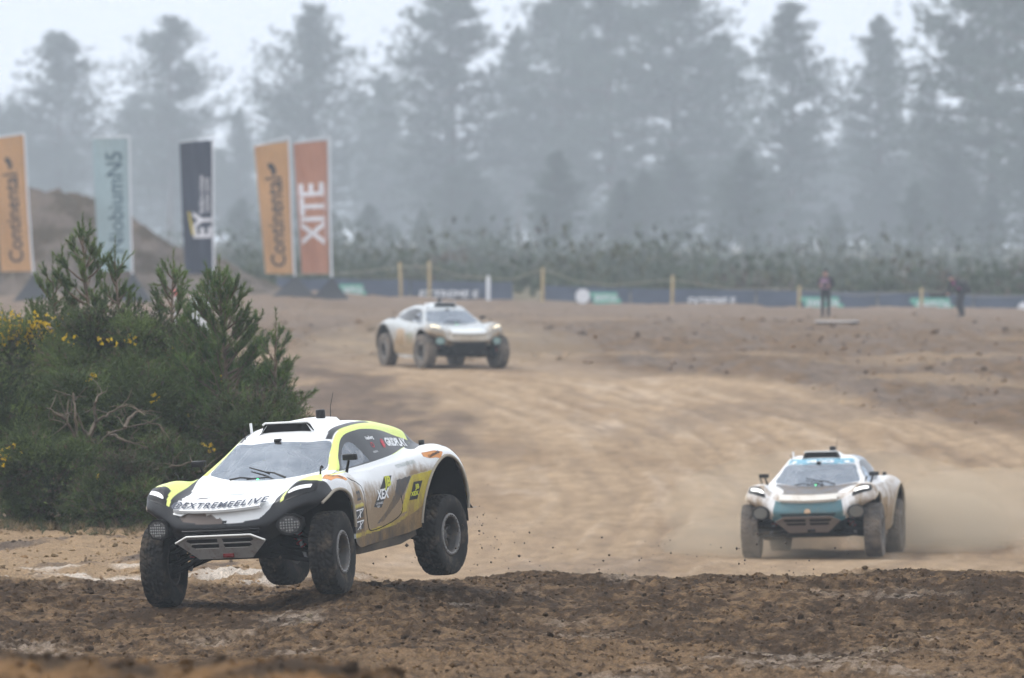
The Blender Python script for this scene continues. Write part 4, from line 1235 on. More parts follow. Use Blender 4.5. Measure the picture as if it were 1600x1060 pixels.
        mi = MB(); mi.box(t0 + np.array([0, .02 * s, .035]), (.06, .17, .07)); mi = mi.build('mirror', BLACK, root)
        mod = mi.modifiers.new('bevel', 'BEVEL'); mod.width = .012; mod.segments = 2
        MB().tube([b0 - np.array([0, 0, .02]), t0], [.02, .014], 6).build('mirror_arm', BLACK, mi)
        c0 = surf(np.array([5.2]), np.array([4.3 * s]))[0]
        MB().tube([c0 - np.array([0, 0, .01]), c0 + np.array([.01, .015 * s, .07]), c0 + np.array([.02, .04 * s, .085])], [.012, .012, .022], 6).build('wing_camera', BLACK, root)
        c1 = surf(np.array([12.9]), np.array([3.6 * s]))[0]
        MB().lathe([(0, .055), (.035, .055), (.035, .01), (.028, -.02)], 'z', 14, c1).build('filler_cap', BLACK, root)
    # roof scoop
    sx0, sx1 = .30, -.62
    xs_, n = np.linspace(sx0, sx1, 8), 9
    V = []
    for x in xs_:
        t = (sx0 - x) / (sx0 - sx1)
        hw = .335 - .05 * t
        bz = tree.ray_cast(Vector((x, 0, 3)), Vector((0, 0, -1)))[0].z
        h = max(1.85 - bz, .004)
        for q in np.linspace(-1, 1, n):
            e = abs(q)
            zz = bz + h * (1 if e < .8 else (1 - (e - .8) / .2)) - .02 * e ** 2 - (.03 if e > .95 else 0)
            V.append((x - (.06 * (e < .95)) * (1 - t) , q * hw * (1.12 if e > .95 else 1.0), zz))
    sc = MB(); sc.add(V, grid_faces(8, n)); sco = sc.build('roof_scoop', S['scoop'], root, smooth=False)
    mb = MB()
    x = sx0 - .075
    bz = tree.ray_cast(Vector((x, 0, 3)), Vector((0, 0, -1)))[0].z
    mb.prism([(-.335, bz + .0), (-.28, bz + .093), (.28, bz + .093), (.335, bz + .0), (.2, bz - .02), (-.2, bz - .02)], x, x + .004, 'yz').build('scoop_mouth', MATT, sco)
    MB().tube([(sx0 - .055, -.30, bz + .085), (sx0 - .055, -.27, bz + .105), (sx0 - .055, .27, bz + .105), (sx0 - .055, .30, bz + .085)], .012, 6).build('scoop_edge', S['scoop'], sco)
    # roof fittings
    rz = lambda x, y: tree.ray_cast(Vector((x, y, 3)), Vector((0, 0, -1)))[0].z
    z = rz(-.45, .02) + .06
    MB().lathe([(0, .085), (.05, .083), (.055, .07), (.055, 0), (.05, -.03)], 'z', 20, (-.45, .10, z)).build('roof_beacon', BLACK, root)
    MB().tube([(-.62, .14, z - .06), (-.63, .145, z + .1), (-.68, .17, z + .26)], [.006, .004, .003], 5).build('aerial', BLACK, root)
    MB().tube([(.14, -.50, rz(.14, -.46) - .02), (.13, -.51, rz(.14, -.46) + .11)], [.016, .016], 8).build('aerial_post', WHITE_D, root)
    MB().tube([(.30, -.50, rz(.25, -.46) - .05), (.31, -.53, rz(.25, -.46) + .10)], [.006, .004], 5).build('aerial', BLACK, root)
    MB().box((.46, -.02, rz(.46, 0) + .012), (.06, .07, .035)).build('roof_camera', BLACK, root)
    # wipers lying on the screen
    def on_screen(u, v): return surf(np.array([u]), np.array([v]))[0] + np.array([.02, 0, .022])
    for a, b, c in (((7.02, .95), (7.42, .10), (7.62, -.55)), ((7.02, -1.0), (7.10, -.2), (7.14, .38))):
        A_, B_, C_ = on_screen(*a), on_screen(*b), on_screen(*c)
        w = MB(); w.tube([A_, (A_ + B_) / 2 + np.array([.015, 0, .02]), B_], [.013, .011, .009], 6)
        w = w.build('wiper', BLACK, root)
        M_ = (B_ + C_) / 2
        MB().tube([A_ * .25 + B_ * .75 + np.array([.01, 0, -.008]), B_, C_], [.008, .010, .008], 6).build('wiper_blade', BLACK, w)
    g = on_screen(7.06, .02)
    MB().lathe([(0, .012), (.014, .008), (.018, 0)], 'z', 10, g + np.array([.02, 0, -.005])).build('status_light', GREENL, root)
    # cockpit seen through the glass
    mb = MB()
    for s in (1, -1):
        mb.tube([(.75, .66 * s, 1.22), (.12, .54 * s, 1.56), (-.3, .50 * s, 1.64), (-.9, .46 * s, 1.56), (-1.2, .45 * s, 1.2)], .025, 6)
        mb.tube([(-.3, .50 * s, 1.64), (-.55, -.50 * s, 1.0)], .025, 6)
    mb.tube([(.12, -.54, 1.56), (.12, .54, 1.56)], .025, 6)
    mb.build('roll_cage', mat('cage', (.30, .30, .31), .6), root)
    MB().prism([(.92, 1.18), (.55, 1.22), (.45, 1.0), (.95, 1.0)], -.62, .62, 'xz').build('dashboard', COCKPIT, root)
    for s in (1, -1):
        MB().prism([(.1, .62), (.1, .72), (-.30, .74), (-.42, 1.42), (-.52, 1.42), (-.45, .62)], .36 * s - .2, .36 * s + .2, 'xz').build('seat', SEAT, root)
    h = MB().lathe([(0, .16), (.06, .15), (.115, .10), (.135, .02), (.125, -.07), (.09, -.13), (0, -.14)], 'z', 18, (-.16, -.36, 1.44)).build('driver_helmet', HELMET, root, smooth=True)
    MB().lathe([(0, .20), (.08, .19), (.17, .12), (.21, -.05), (.20, -.35), (0, -.36)], 'z', 18, (-.22, -.36, 1.12)).build('driver_suit', mat('race_suit', (.62, .62, .64), .8), root, smooth=True)
    # suspension and wheels
    for ax, sgn in ((1.5, 1), (-1.5, -1)):
        for s in (1, -1):
            key = ('F' if sgn > 0 else 'R') + ('L' if s > 0 else 'R')
            dz = droop[key]; hub = np.array([ax, (1.06 if sgn > 0 else 1.0) * s, .47 + dz])
            st = steer if sgn > 0 else 0.0
            w = link(bpy.data.objects.new('wheel', WHEEL), root)
            w.location = hub; w.rotation_euler = (0, rad(random.Random(key).uniform(0, 360)), rad(st) + (math.pi if s < 0 else 0))
            w.rotation_mode = 'XYZ'
            t = link(bpy.data.objects.new('tyre', tyre), w)
            link(bpy.data.objects.new('beadlock_ring', RING), w)
            inn = hub - np.array([0, .10 * s, 0])
            mb = MB()
            for q in (-.26, .26):
                mb.tube([(ax + q, .42 * s, .50), inn + np.array([.03 * np.sign(q), 0, -.10])], [.034, .028], 6)
                mb.tube([(ax + q * .8, .44 * s, .76), inn + np.array([.03 * np.sign(q), 0, .12])], [.026, .02], 6)
            mb.tube([(ax, .40 * s, .58), inn], [.03, .026], 8)
            mb.tube([(ax + .16, .42 * s, .62), inn + np.array([.13, 0, .02])], .016, 6)
            mb.box(inn + np.array([0, -.0 * s, .0]), (.12, .08, .30))
            sus = mb.build('suspension', MATT, root)
            # coil spring and damper
            a = np.array([ax - .02, .50 * s, 1.10]); b = inn + np.array([-.02, -.22 * s, -.07])
            tt = np.linspace(.12, .8, 100); ang = tt * 2 * math.pi * 11
            d = unit((b - a)[None])[0]; e1 = unit(np.cross(d, [1, 0, 0])[None])[0]; e2 = np.cross(d, e1)
            co = a + (b - a) * tt[:, None] + .05 * (np.cos(ang)[:, None] * e1 + np.sin(ang)[:, None] * e2)
            MB().tube(co, .009, 5).build('spring', RED, sus)
            MB().tube([a, b], .024, 8).build('damper', mat('damper_metal', (.35, .35, .36), .4, .6), sus)
            MB().box(hub + np.array([.10, -.06 * s, .06]), (.07, .06, .14)).build('brake_caliper', RED, sus)
    S['decals'](root, body, doors, D, tree)
    return root
HEADLAMP = [(1.95, 3.55), (2.6, 3.72), (3.3, 4.1), (3.72, 4.8), (3.72, 5.55), (3.0, 5.9), (2.2, 5.85), (1.9, 5.0), (1.85, 4.0)]
DRL = [(2.42, 3.92), (2.82, 4.0), (3.1, 5.25), (3.03, 5.42), (2.66, 5.45), (2.58, 5.3)]
# ---- liveries -----------------------------------------------------------------
WHITE = np.array([.80, .80, .79]); BLK = np.array([.014, .014, .016]); NEON = np.array([.76, .85, .22]); YEL = np.array([.56, .46, .025])
def paint_one(P, N, uv):
    x, y, z = P.T; ay = np.abs(y); u = uv[:, 0]; v = np.abs(uv[:, 1])
    c = np.repeat(WHITE[None], len(P), 0)
    def put(m, col): c[m] = col
    nz = fbm(y * 9 + 3, x * 9 + z * 7, 4, 301)
    nz2 = fbm(y * 30, x * 30 + z * 25, 3, 302)
    # nose and wing fronts: black
    put(u < np.interp(v, [0, 1, 1.75, 2.45, 2.8, 2.9], [1.5, 1.5, 1.58, 2.05, 3.1, 3.9]), BLK)
    put((v > 2.7) & (u < 3.9), BLK)
    put((u < 6.9) & (v > 2.62 + .05 * (u - 2)) & (v < 3.22), BLK)
    # neon crest of the wings
    put((u > 3.82) & (u < 7.5) & (v > 3.22) & (v < np.interp(u, [3.8, 4.4, 5.0, 6.0, 7.0, 7.5], [5.75, 5.3, 4.6, 4.05, 3.75, 3.5])), NEON)
    put((u > 2.0) & (u < 3.9) & (v > 3.2) & (v < 3.42 + .12 * (u - 2)), NEON)
    # torn skin at the nose's right corner: bare dark core shows
    tear = (y < .05 - 2.1 * (z - .92) + nz * .16 + nz2 * .05) & (u >= np.interp(v, [0, 1, 1.75, 2.45, 2.8], [1.5, 1.5, 1.58, 2.05, 3.1]) - 1e-6) & (u < 3.0)
    put(tear, np.array([.155, .12, .10]))
    t2 = (y < 0) & (u > 2.9) & (u < 4.9) & (v > 2.28 + .12 * (u - 3) + nz * .45 + nz2 * .12) & (v < 3.22)
    put(t2, BLK)
    put((y > -.42 + .06 * nz) & (y < -.20 - 1.2 * (x - 1.80)) & (x > 1.77 + .25 * (y + .42)) & (x < 1.86) & (u > 3), np.array([.10, .09, .085]))
    # roof: neon A-pillars and rails, dark band inside
    put((u > 7.1) & (u < 9.3) & (v > 1.87) & (v < 2.95), NEON)
    put((u >= 9.2) & (u < 13.2) & (v > 1.85) & (v < 2.95), NEON)
    put((u > 8.95) & (u < 11.1) & (v > 1.58) & (v < 1.84), BLK * 2)
    put((u > 8.6) & (u < 9.1) & (v > 1.62) & (v < 1.86), BLK * 2)
    put((u > 11.1) & (u < 12.9) & (v > 1.0) & (v < 2.6), NEON)
    put((u > 12.9) & (v < 3.2), BLK * 2)
    put((u > 12.2) & (v > 2.85) & (v < 3.6), BLK * 2)
    # side graphics, drawn in side view
    side = (v > 3.5) & (u > 6.2)
    S2 = np.stack([x, z], -1)
    put(side & pip(S2, [(-.78, 1.12), (-1.4, 1.15), (-1.4, .95), (-1.0, .74), (-.45, .70), (-.62, .95)]), YEL)
    put(side & pip(S2, [(-.41, 1.10), (-.78, 1.12), (-.55, .91), (-.32, .80), (-.03, .67), (.22, .65), (-.10, .78), (-.33, .95)]), BLK * 2.5)
    zl = np.interp(-x, [-.95, .0, .35, .83, .98], [.615, .625, .645, .745, .80])
    put(side & (x < .93) & (z < zl) & (z > zl - .045), YEL)
    put(side & (z <= zl - .045), BLK * 1.5)
    put((v > 5) & (x > .60) & (x < 1.02) & (z < .91) & (z > zl), BLK * 2)
    put((v > 5) & (x > .60) & (x < 1.02) & (z < .945) & (z > .905), YEL)
    put((u > 13.4) & (v < 4.6), BLK * 2)
    # mud film: thick behind the front wheel and low down
    low = sstep(1.25, .55, z)
    mud = .02 + np.where(v > 3.3, .62 * low * sstep(1.0, .6, x), 0) + np.where(v > 3.6, .34 * np.exp(-((x + .9) / .35) ** 2) * sstep(1.45, 1.1, z), 0)
    mud += np.where((v > 4) & (x > .6) & (x < 1.1), .25, 0)
    mud -= .03
    mud += np.where((v > 3.6) & (u > 6.3), .33 * sstep(1.30, 1.02, z), 0)
    dk = c.max(1) < .62
    mud = np.where(dk & (v > 3.3) & (u > 6.2), mud * .42, mud)
    mud += np.where((u > 4.4) & (u < 6.9) & (v < 2.2), .03, 0)
    mud += np.where(u < 1.1, .06, 0)
    mud = np.where((u > 6.9) & (v < 2.9) & (u < 12.6), -.3, mud)
    return c, mud
def decals_one(root, body, doors, D, tree):
    dl = doors[0]
    def side(txt, x, z, size, m, slope=0.0, parent=None, name='lettering', **kw):
        bm = text_mesh(txt, size, **kw)
        o = D.put(bm, (x, 0, z), (-1, 0, slope), (0, 0, 1), m, name)
        if parent: o.parent = parent
        return o
    def sidep(pts, m, parent=None, name='decal', off=.003):
        o = D.put(poly_bm(pts), (0, 0, 0), (-1, 0, 0), (0, 0, 1), m, name, off=off)
        if parent: o.parent = parent
        return o
    # sponsor panel on the door: slanted black block with the numerals
    sidep([(-.28, .86), (-.05, .83), (.31, 1.165), (.13, 1.17)], BLACK_D, dl)
    side('JB', -.165, 1.105, .155, YELLOW_D, .0, dl, bold=.007, shear=.2, sx=1.1).location.y += .004
    side('XEX', .005, .975, .15, WHITE_D, .0, dl, bold=.006, shear=.2, sx=1.05).location.y += .004
    side('SUSTAINABLE', .115, .885, .036, WHITE_D, .0, dl).location.y += .004
    side('TEAM', .15, .85, .034, WHITE_D, .0, dl).location.y += .004
    sidep([(.68, .84), (.86, .84), (.98, 1.04), (.80, 1.04)], BLACK_D)
    side('JB', -.86, .98, .075, YELLOW_D, 0, bold=.003, sx=1.2).location.y += .004
    side('XEX', -.80, .905, .065, YELLOW_D, 0, bold=.003, sx=1.2).location.y += .004
    side('22', .75, 1.03, .14, BLACK_D, 0, bold=.007, shear=.2)
    # flag crosses low behind the front wheel
    for zc in (.835, .705):
        sidep([(-.90, zc - .05), (-.66, zc - .05), (-.64, zc + .05), (-.90, zc + .05)], BLACK_D)
        sidep([(-.90, zc + .034), (-.64, zc + .034), (-.64, zc + .048), (-.90, zc + .048)], WHITE_D, off=.006)
        sidep([(-.89, zc - .05), (-.86, zc - .05), (-.655, zc + .03), (-.685, zc + .03)], WHITE_D, off=.006)
        sidep([(-.78, zc - .05), (-.755, zc - .05), (-.755, zc + .03), (-.78, zc + .03)], WHITE_D, off=.006)
    # orange sponsor patches on the wings
    def wing(hp, uc, vc, txt, size):
        p = np_obj('decal', *patch(hp, .004, 14, 1), ORANGE_D, body)
        c = surf(np.array([uc]), np.array([vc]))[0]
        n = surf_n(np.array([uc]), np.array([vc]))[0]
        bm = text_mesh(txt, size, bold=.002)
        r = Vector((-1, -.12, 0)); nn = Vector(n); r = (r - nn * r.dot(nn)).normalized(); up = nn.cross(r)
        D.put(bm, c, r, up, BLACK_D, off=.010, shift=.3)
    wing([(4.2, 5.45), (5.0, 4.85), (6.55, 4.15), (6.85, 4.85), (5.7, 5.6), (4.35, 6.0)], 5.55, 5.12, 'Continental', .095)
    wing([(12.0, 4.35), (12.6, 4.85), (12.95, 5.45), (12.7, 5.85), (12.25, 5.25), (11.95, 4.7)], 12.45, 5.1, 'Continental', .05)
    side('TOTALENERGIES', -.70, 1.255, .058, GREY_D, .05)
    side('#', -.66, 1.515, .125, RED_D, -.10, bold=.007)
    side('GRIDPLAY', -1.05, 1.485, .125, WHITE_D, -.10, bold=.006, sx=1.05)
    side('Hedberg', -.40, 1.60, .055, WHITE_D, 0, bold=.002)
    side('O', -.38, 1.515, .09, RED_D, 0, bold=.001)
    side('ZINZINO', -.36, 1.44, .03, WHITE_D, 0)
    # front: address on the bonnet lip, number on the nose
    bm = text_mesh('@EXTREMEELIVE', .092, bold=.0028, sx=1.50, shear=.12, sp=1.2)
    V, F = bm_arrays(bm, .06)
    V[:, 0] -= .04
    P = np.array([[2.168 - .30 * abs(a) ** 2.2 - (.155 * (b + .045) / .09) * .80, a, 1.066 + .092 * (b + .045) / .09 * .80 + .02 * (abs(a) / .5) ** 2 + .02 * a] for a, b, _ in V])
    np_obj('lettering', P + np.array([.002, 0, .005]), F, NAVY_D, body)
    bm = text_mesh('TOTALENERGIES', .06, bold=.001, sx=1.25)
    D.put(bm, (1.72, .0, 1.2), (0, 1, 0), (-1, 0, .25), GREY_D, off=.006)
    bm = text_mesh('.E', .10, bold=.008, shear=.2)
    D.put(bm, (2.3, .04, .885), (0, 1, 0), (0, 0, 1), BLACK_D, off=.006)
    # torn shreds of bonnet skin
    rg = np.random.default_rng(9)
    pts = []
    for k, a in enumerate(np.linspace(0, 1, 26)):
        pts.append((-.60 + .16 * a + rg.normal(0, .012), 1.02 + .13 * a + rg.normal(0, .012)))
    pts += [(-.38, 1.16), (-.36, 1.05), (-.50, 1.0)]
    P = np.array([[2.13 - .5 * (z - 1.0) - .10 * abs(y) + rg.normal(0, .006), y, z] for y, z in pts])
    m = MB(); n = len(P); c = P.mean(0, keepdims=True)
    m.add(np.vstack([P, c]), [[i, (i + 1) % n, n] for i in range(n)]); m.add(np.vstack([P - [.006, 0, .006], c - [.006, 0, .006]]), [[i, n, (i + 1) % n] for i in range(n)])
    m.build('torn_skin', mat('torn_white', (.78, .78, .76), .5), root)
PLAINW = mat('white_panel', (.80, .80, .79), .4, dirt=.12, dirt_col=(.40, .32, .24), dscale=4)
LIP1 = mat('lip_white', (.80, .80, .79), .4, dirt=.08, dirt_col=(.45, .36, .26), dscale=4)
STYLE1 = dict(paint=paint_one, decals=decals_one, trim=mat('arch_edge', (.36, .31, .24), .8), sill=mat('muddy_sill', (.03, .027, .024), .8, dirt=1.1, dirt_col=(.095, .07, .046), dscale=3.2), lip=LIP1,
              lamp_panel=BLACK, drl=DRLW, scoop=PLAINW, lip0=-.60, lipt=.02, edge=True, grille=BLACK)

def paint_two(P, N, uv):
    x, y, z = P.T; u = uv[:, 0]; v = np.abs(uv[:, 1])
    c = np.repeat(np.array([[.76, .75, .74]]), len(P), 0)
    c[(u < 2.6) & (v < 2.35)] = (.085, .185, .21)
    c[(u < .55) & (v < 2.6)] = (.05, .16, .21)
    c[(u > 4.05) & (u < 7.1) & (v < 1.75)] = (.10, .10, .11)
    c[(u > 8.6) & (u < 9.05) & (v < 1.85)] = (.16, .38, .50)
    c[(u > 9.45) & (u < 13) & (v > 1.55) & (v < 2.4)] = (.30, .33, .36)
    c[(v > 3.4) & (x < .1) & (x > -.6) & (z < 1.05)] = (.42, .34, .26)
    low = sstep(1.3, .55, z)
    mud = .17 + np.where(v > 3, .48 * low, 0) + np.where((u < 4.2) & (u > 2.6), .16, 0) + np.where((u < 7) & (v < 2.6) & (u > 2.6), .06, 0) - np.where((u < 2.6) & (v < 2.4), .05, 0) + np.where(v > 3.8, .12, 0)
    mud = np.where((u > 8.9) & (v < 2.9), .02, mud + .05)
    return c, mud
def decals_two(root, body, doors, D, tree):
    bm = text_mesh('VELOCE', .11, bold=.006, sx=1.2)
    D.put(bm, (.40, 0, 1.68), (0, 1, 0), (-.6, 0, .7), WHITE_D, off=.008)
    for s in (-1, 1):
        o = D.put(poly_bm([(.05 * math.cos(a), .035 * math.sin(a)) for a in np.linspace(0, 6.28, 12, endpoint=False)]), (.33, .46 * s, 1.66), (0, 1, 0), (-.6, 0, .7), WHITE_D, 'decal', off=.008)
    bm = poly_bm([(.055 * math.cos(a), .05 * math.sin(a)) for a in np.linspace(0, 6.28, 14, endpoint=False)])
    D.put(bm, (2.3, 0, .86), (0, 1, 0), (0, 0, 1), mat('tan_badge', (.62, .42, .26), .6), 'badge', off=.008)
STYLE2 = dict(paint=paint_two, decals=decals_two, trim=mat('arch_edge_tan', (.46, .38, .28), .8), sill=mat('muddy_sill2', (.12, .10, .08), .8, dirt=1.0, dirt_col=(.24, .18, .12)), lip=mat('lip_cream', (.62, .58, .52), .5, dirt=.5, dirt_col=(.42, .34, .25)),
              lamp_panel=BLACK, drl=DRLB, scoop=mat('scoop_white', (.70, .70, .69), .5, dirt=.2), skid=mat('brown_skid', (.13, .10, .085), .7, dirt=.5, dirt_col=(.2, .16, .12)), lens=mat('dusty_lens', (.11, .105, .09), .4, dirt=.5))
def paint_three(P, N, uv):
    x, y, z = P.T; u = uv[:, 0]; v = np.abs(uv[:, 1])
    c = np.repeat(np.array([[.43, .455, .465]]), len(P), 0)
    c[(u < 1.02)] = (.05, .05, .05)
    c[(u < 2.6) & (u > 1.02) & (v < 2.3)] = (.58, .54, .46)
    c[(u < 3.0) & (v > 2.4)] = (.40, .39, .36)
    c[(u > 4.0) & (u < 4.6) & (v < 1.9)] = (.70, .73, .72)
    c[(v > 3.6) & (x < .55) & (x > -.1) & (z < 1.05)] = (.22, .27, .22)
    c[(v > 3.6) & (x < -.2) & (x > -.75) & (z < 1.15)] = (.45, .33, .22)
    c[(v > 3.6) & (z < .72)] = (.62, .62, .60)
    low = sstep(1.3, .55, z)
    mud = .18 + np.where(v > 3, .48 * low, 0) + np.where(u < 4.2, .18, 0)
    mud = np.where((u > 8.9) & (v < 2.9), -.02, mud)
    return c, mud
STYLE3 = dict(paint=paint_three, decals=lambda *a: None, trim=mat('arch_edge_dark', (.12, .11, .10), .8), sill=mat('pale_sill', (.45, .43, .40), .8, dirt=.8, dirt_col=(.3, .25, .2)), lip=mat('lip_pale', (.66, .67, .66), .5, dirt=.2),
              lamp_panel=mat('lamp_panel_grey', (.30, .29, .27), .5), drl=DRLY, scoop=mat('scoop_pale', (.55, .58, .60), .5), skid=MATT, lens=mat('teal_lens', (.22, .32, .30), .4))

CAR1_POS = (-2.32, 100.0, -1.08)
car1 = build_car('rally_car', 'black, white and neon yellow racing car jumping with its rear wheels off the ground', 'racing car',
                 CAR1_POS, -90 - 24.5, 4.2, 3.0, STYLE1, .0135, dict(FL=0.0, FR=-.07, RL=-.11, RR=-.15), 9.0, TYRE)
car2 = build_car('rally_car', 'muddy white racing car with teal nose driving towards the camera on the right', 'racing car',
                 (px2x(1291, 151.5), 151.5, row2z(871, 150.5) - .07), -90 + 0 - 10.0, -.6, 1.6, STYLE2, .022, dict(FL=.05, FR=.07, RL=.05, RR=.07), 2.0, TYRE_D)
car3 = build_car('rally_car', 'hazy pale racing car farthest away, turning at the far bend of the track', 'racing car',
                 (px2x(690, 240), 240.0, row2z(575, 240) - .08), -90 + 21.5, .3, 0, STYLE3, .03, dict(FL=.08, FR=.08, RL=.08, RR=.08), 6.0, TYRE_D)
# ================================================================== FLAGS, FENCE, PEOPLE, DUST
POLEW = mat('pole_white', (.72, .73, .75), .45)
BASE = mat('base_cover', (.035, .037, .042), .85, noise=.2)
FLAG_D = 360.0
def cloth_pt(c, a, b):
    """a 0..1 along the width, b 0..1 upwards; corners c = BL, BR, TR, TL in metres (x, z)"""
    a = np.asarray(a, float); b = np.asarray(b, float)
    x = (c[0][0] * (1 - a) + c[1][0] * a) * (1 - b) + (c[3][0] * (1 - a) + c[2][0] * a) * b
    z = (c[0][1] * (1 - a) + c[1][1] * a) * (1 - b) + (c[3][1] * (1 - a) + c[2][1] * a) * b
    y = .13 * np.sin(b * 9 + a * 3 + c[0][0] * 5) * (1 - a) + .10 * np.sin(a * 8 + b * 2.2 + c[0][0])
    return np.stack([x, y, z], -1)
def flag(corners, pole, base, color, label, prints, seed):
    D = FLAG_D
    C = [(px2x(a, D), row2z(b, D)) for a, b in corners]
    bx = px2x(pole[1][0], D); zg = hz(bx, D)
    root = empty('advertising_flag', (bx, D, zg))
    C = [(a - bx, b - zg) for a, b in C]
    A, B = np.meshgrid(np.linspace(0, 1, 16), np.linspace(0, 1, 60), indexing='ij')
    V = cloth_pt(C, A.ravel(), B.ravel()); k = len(V)
    F = grid_faces(16, 60)
    m = mat('flag_cloth_%d' % seed, color, .8, noise=.06, nscale=1.5)
    cl = np_obj('cloth', np.vstack([V, V + np.array([0, .012, 0])]), np.vstack([F, F[:, ::-1] + k]), m, root, smooth=True)
    w = math.hypot(C[1][0] - C[0][0], C[1][1] - C[0][1]); h = math.hypot(C[3][0] - C[0][0], C[3][1] - C[0][1])
    for txt, pa, pb, size, col, sx, bold in prints:
        pm = mat('flag_print_%02d%02d%02d' % tuple(int(q * 99) for q in col), col, .8)
        if isinstance(txt, str):
            bm = text_mesh(txt, size, bold=bold, sx=sx); T, Ft = bm_arrays(bm, .12)
        else:
            T, Ft = bm_arrays(poly_bm([(q * sx, r) for q, r in txt]), .12)
        a = pa - T[:, 1] / w; b = pb + T[:, 0] / h        # reads upwards
        P = cloth_pt(C, a, b) + np.array([0, -.018, 0])
        np_obj('lettering', P, Ft, pm, cl)
    tx, tz = px2x(pole[0][0], D) - bx, row2z(pole[0][1], D) - zg
    MB().tube([(0, 0, .05), (tx * .5 - .03, 0, tz * .5), (tx, 0, tz)], [.05, .045, .035], 10).build('pole', POLEW, root)
    MB().tube([(tx, 0, tz), (C[3][0], 0, C[3][1] + .03)], [.025, .02], 8).build('top_arm', POLEW, root)
    L, R, top = base
    x0, x1 = px2x(L, D) - bx, px2x(R, D) - bx; ht = row2z(top, D) - zg
    yb = (x1 - x0) * .5
    rg = np.random.default_rng(seed)
    P = np.array([[x0, -yb, -.02], [x1, -yb, -.02], [x1, yb, -.02], [x0, yb, -.02]]); apex = np.array([0, 0, ht])
    mb = MB(); nsub = 6
    for i in range(4):
        a, b = P[i], P[(i + 1) % 4]; VV = []
        for r in range(nsub + 1):
            t = r / nsub
            for q in np.linspace(0, 1, 7):
                p = (a + (b - a) * q) * (1 - t) + apex * t
                p = p * np.array([1 - .10 * math.sin(t * math.pi), 1 - .10 * math.sin(t * math.pi), 1]); VV.append(p)
        mb.add(VV, grid_faces(nsub + 1, 7))
    mb.build('base', BASE, root, smooth=False)
    return tag(root, label, 'flag', 'advertising flags in a row')
ORG = (.56, .31, .135); BLKP = (.03, .03, .035); WHP = (.80, .78, .80)
HORSE = [(-.16, -.10), (-.02, -.16), (.16, -.06), (.10, .02), (.20, .14), (.05, .12), (-.02, .0), (-.12, .04)]
CONT = [('Continental', .52, .40, .84, BLKP, .92, .012), (HORSE, .47, .80, 1, BLKP, 1.5, 0)]
flag([(2, 425), (53, 424), (37, 211), (-14, 218)], [(38, 208), (55, 430)], (20, 90, 424), ORG, 'orange flag at the left edge of the picture beside the earth heap', CONT, 1)
flag([(154, 424), (206, 423), (201, 217), (144, 217)], [(202, 213), (208, 430)], (172, 240, 426), (.36, .46, .475), 'pale teal flag rising behind the spindly young pine',
     [('NiobiumN5', .60, .52, .88, (.05, .10, .13), 1.0, .008)], 2)
flag([(289, 428), (332, 428), (331, 219), (280, 224)], [(333, 213), (335, 432)], (304, 366, 430), (.034, .044, .072), 'dark navy flag with white letters and a yellow beam',
     [('EY', .70, .36, .95, WHP, 1.0, .03), ('Building a better', .66, .60, .23, WHP, 1.0, .004), ('working world', .84, .59, .23, WHP, 1.0, .004), ([(-.42, -.06), (.45, .10), (.45, .16), (-.42, .03)], .33, .38, 1, (.75, .58, .05), 1.1, 0)], 3)
flag([(415, 428), (459, 428), (450, 221), (397, 229)], [(452, 214), (462, 432)], (424, 494, 430), ORG, 'orange flag standing left of the red-orange flag', CONT, 4)
flag([(472, 428), (514, 428), (511, 220), (458, 225)], [(515, 214), (519, 432)], (484, 546, 432), (.47, .215, .13), 'red-orange flag with large white letters, rightmost of the row',
     [('XITE', .52, .46, 1.2, WHP, 1.0, .03), ('ENERGY RACING', .92, .46, .22, (.70, .5, .45), 1.3, .002)], 5)

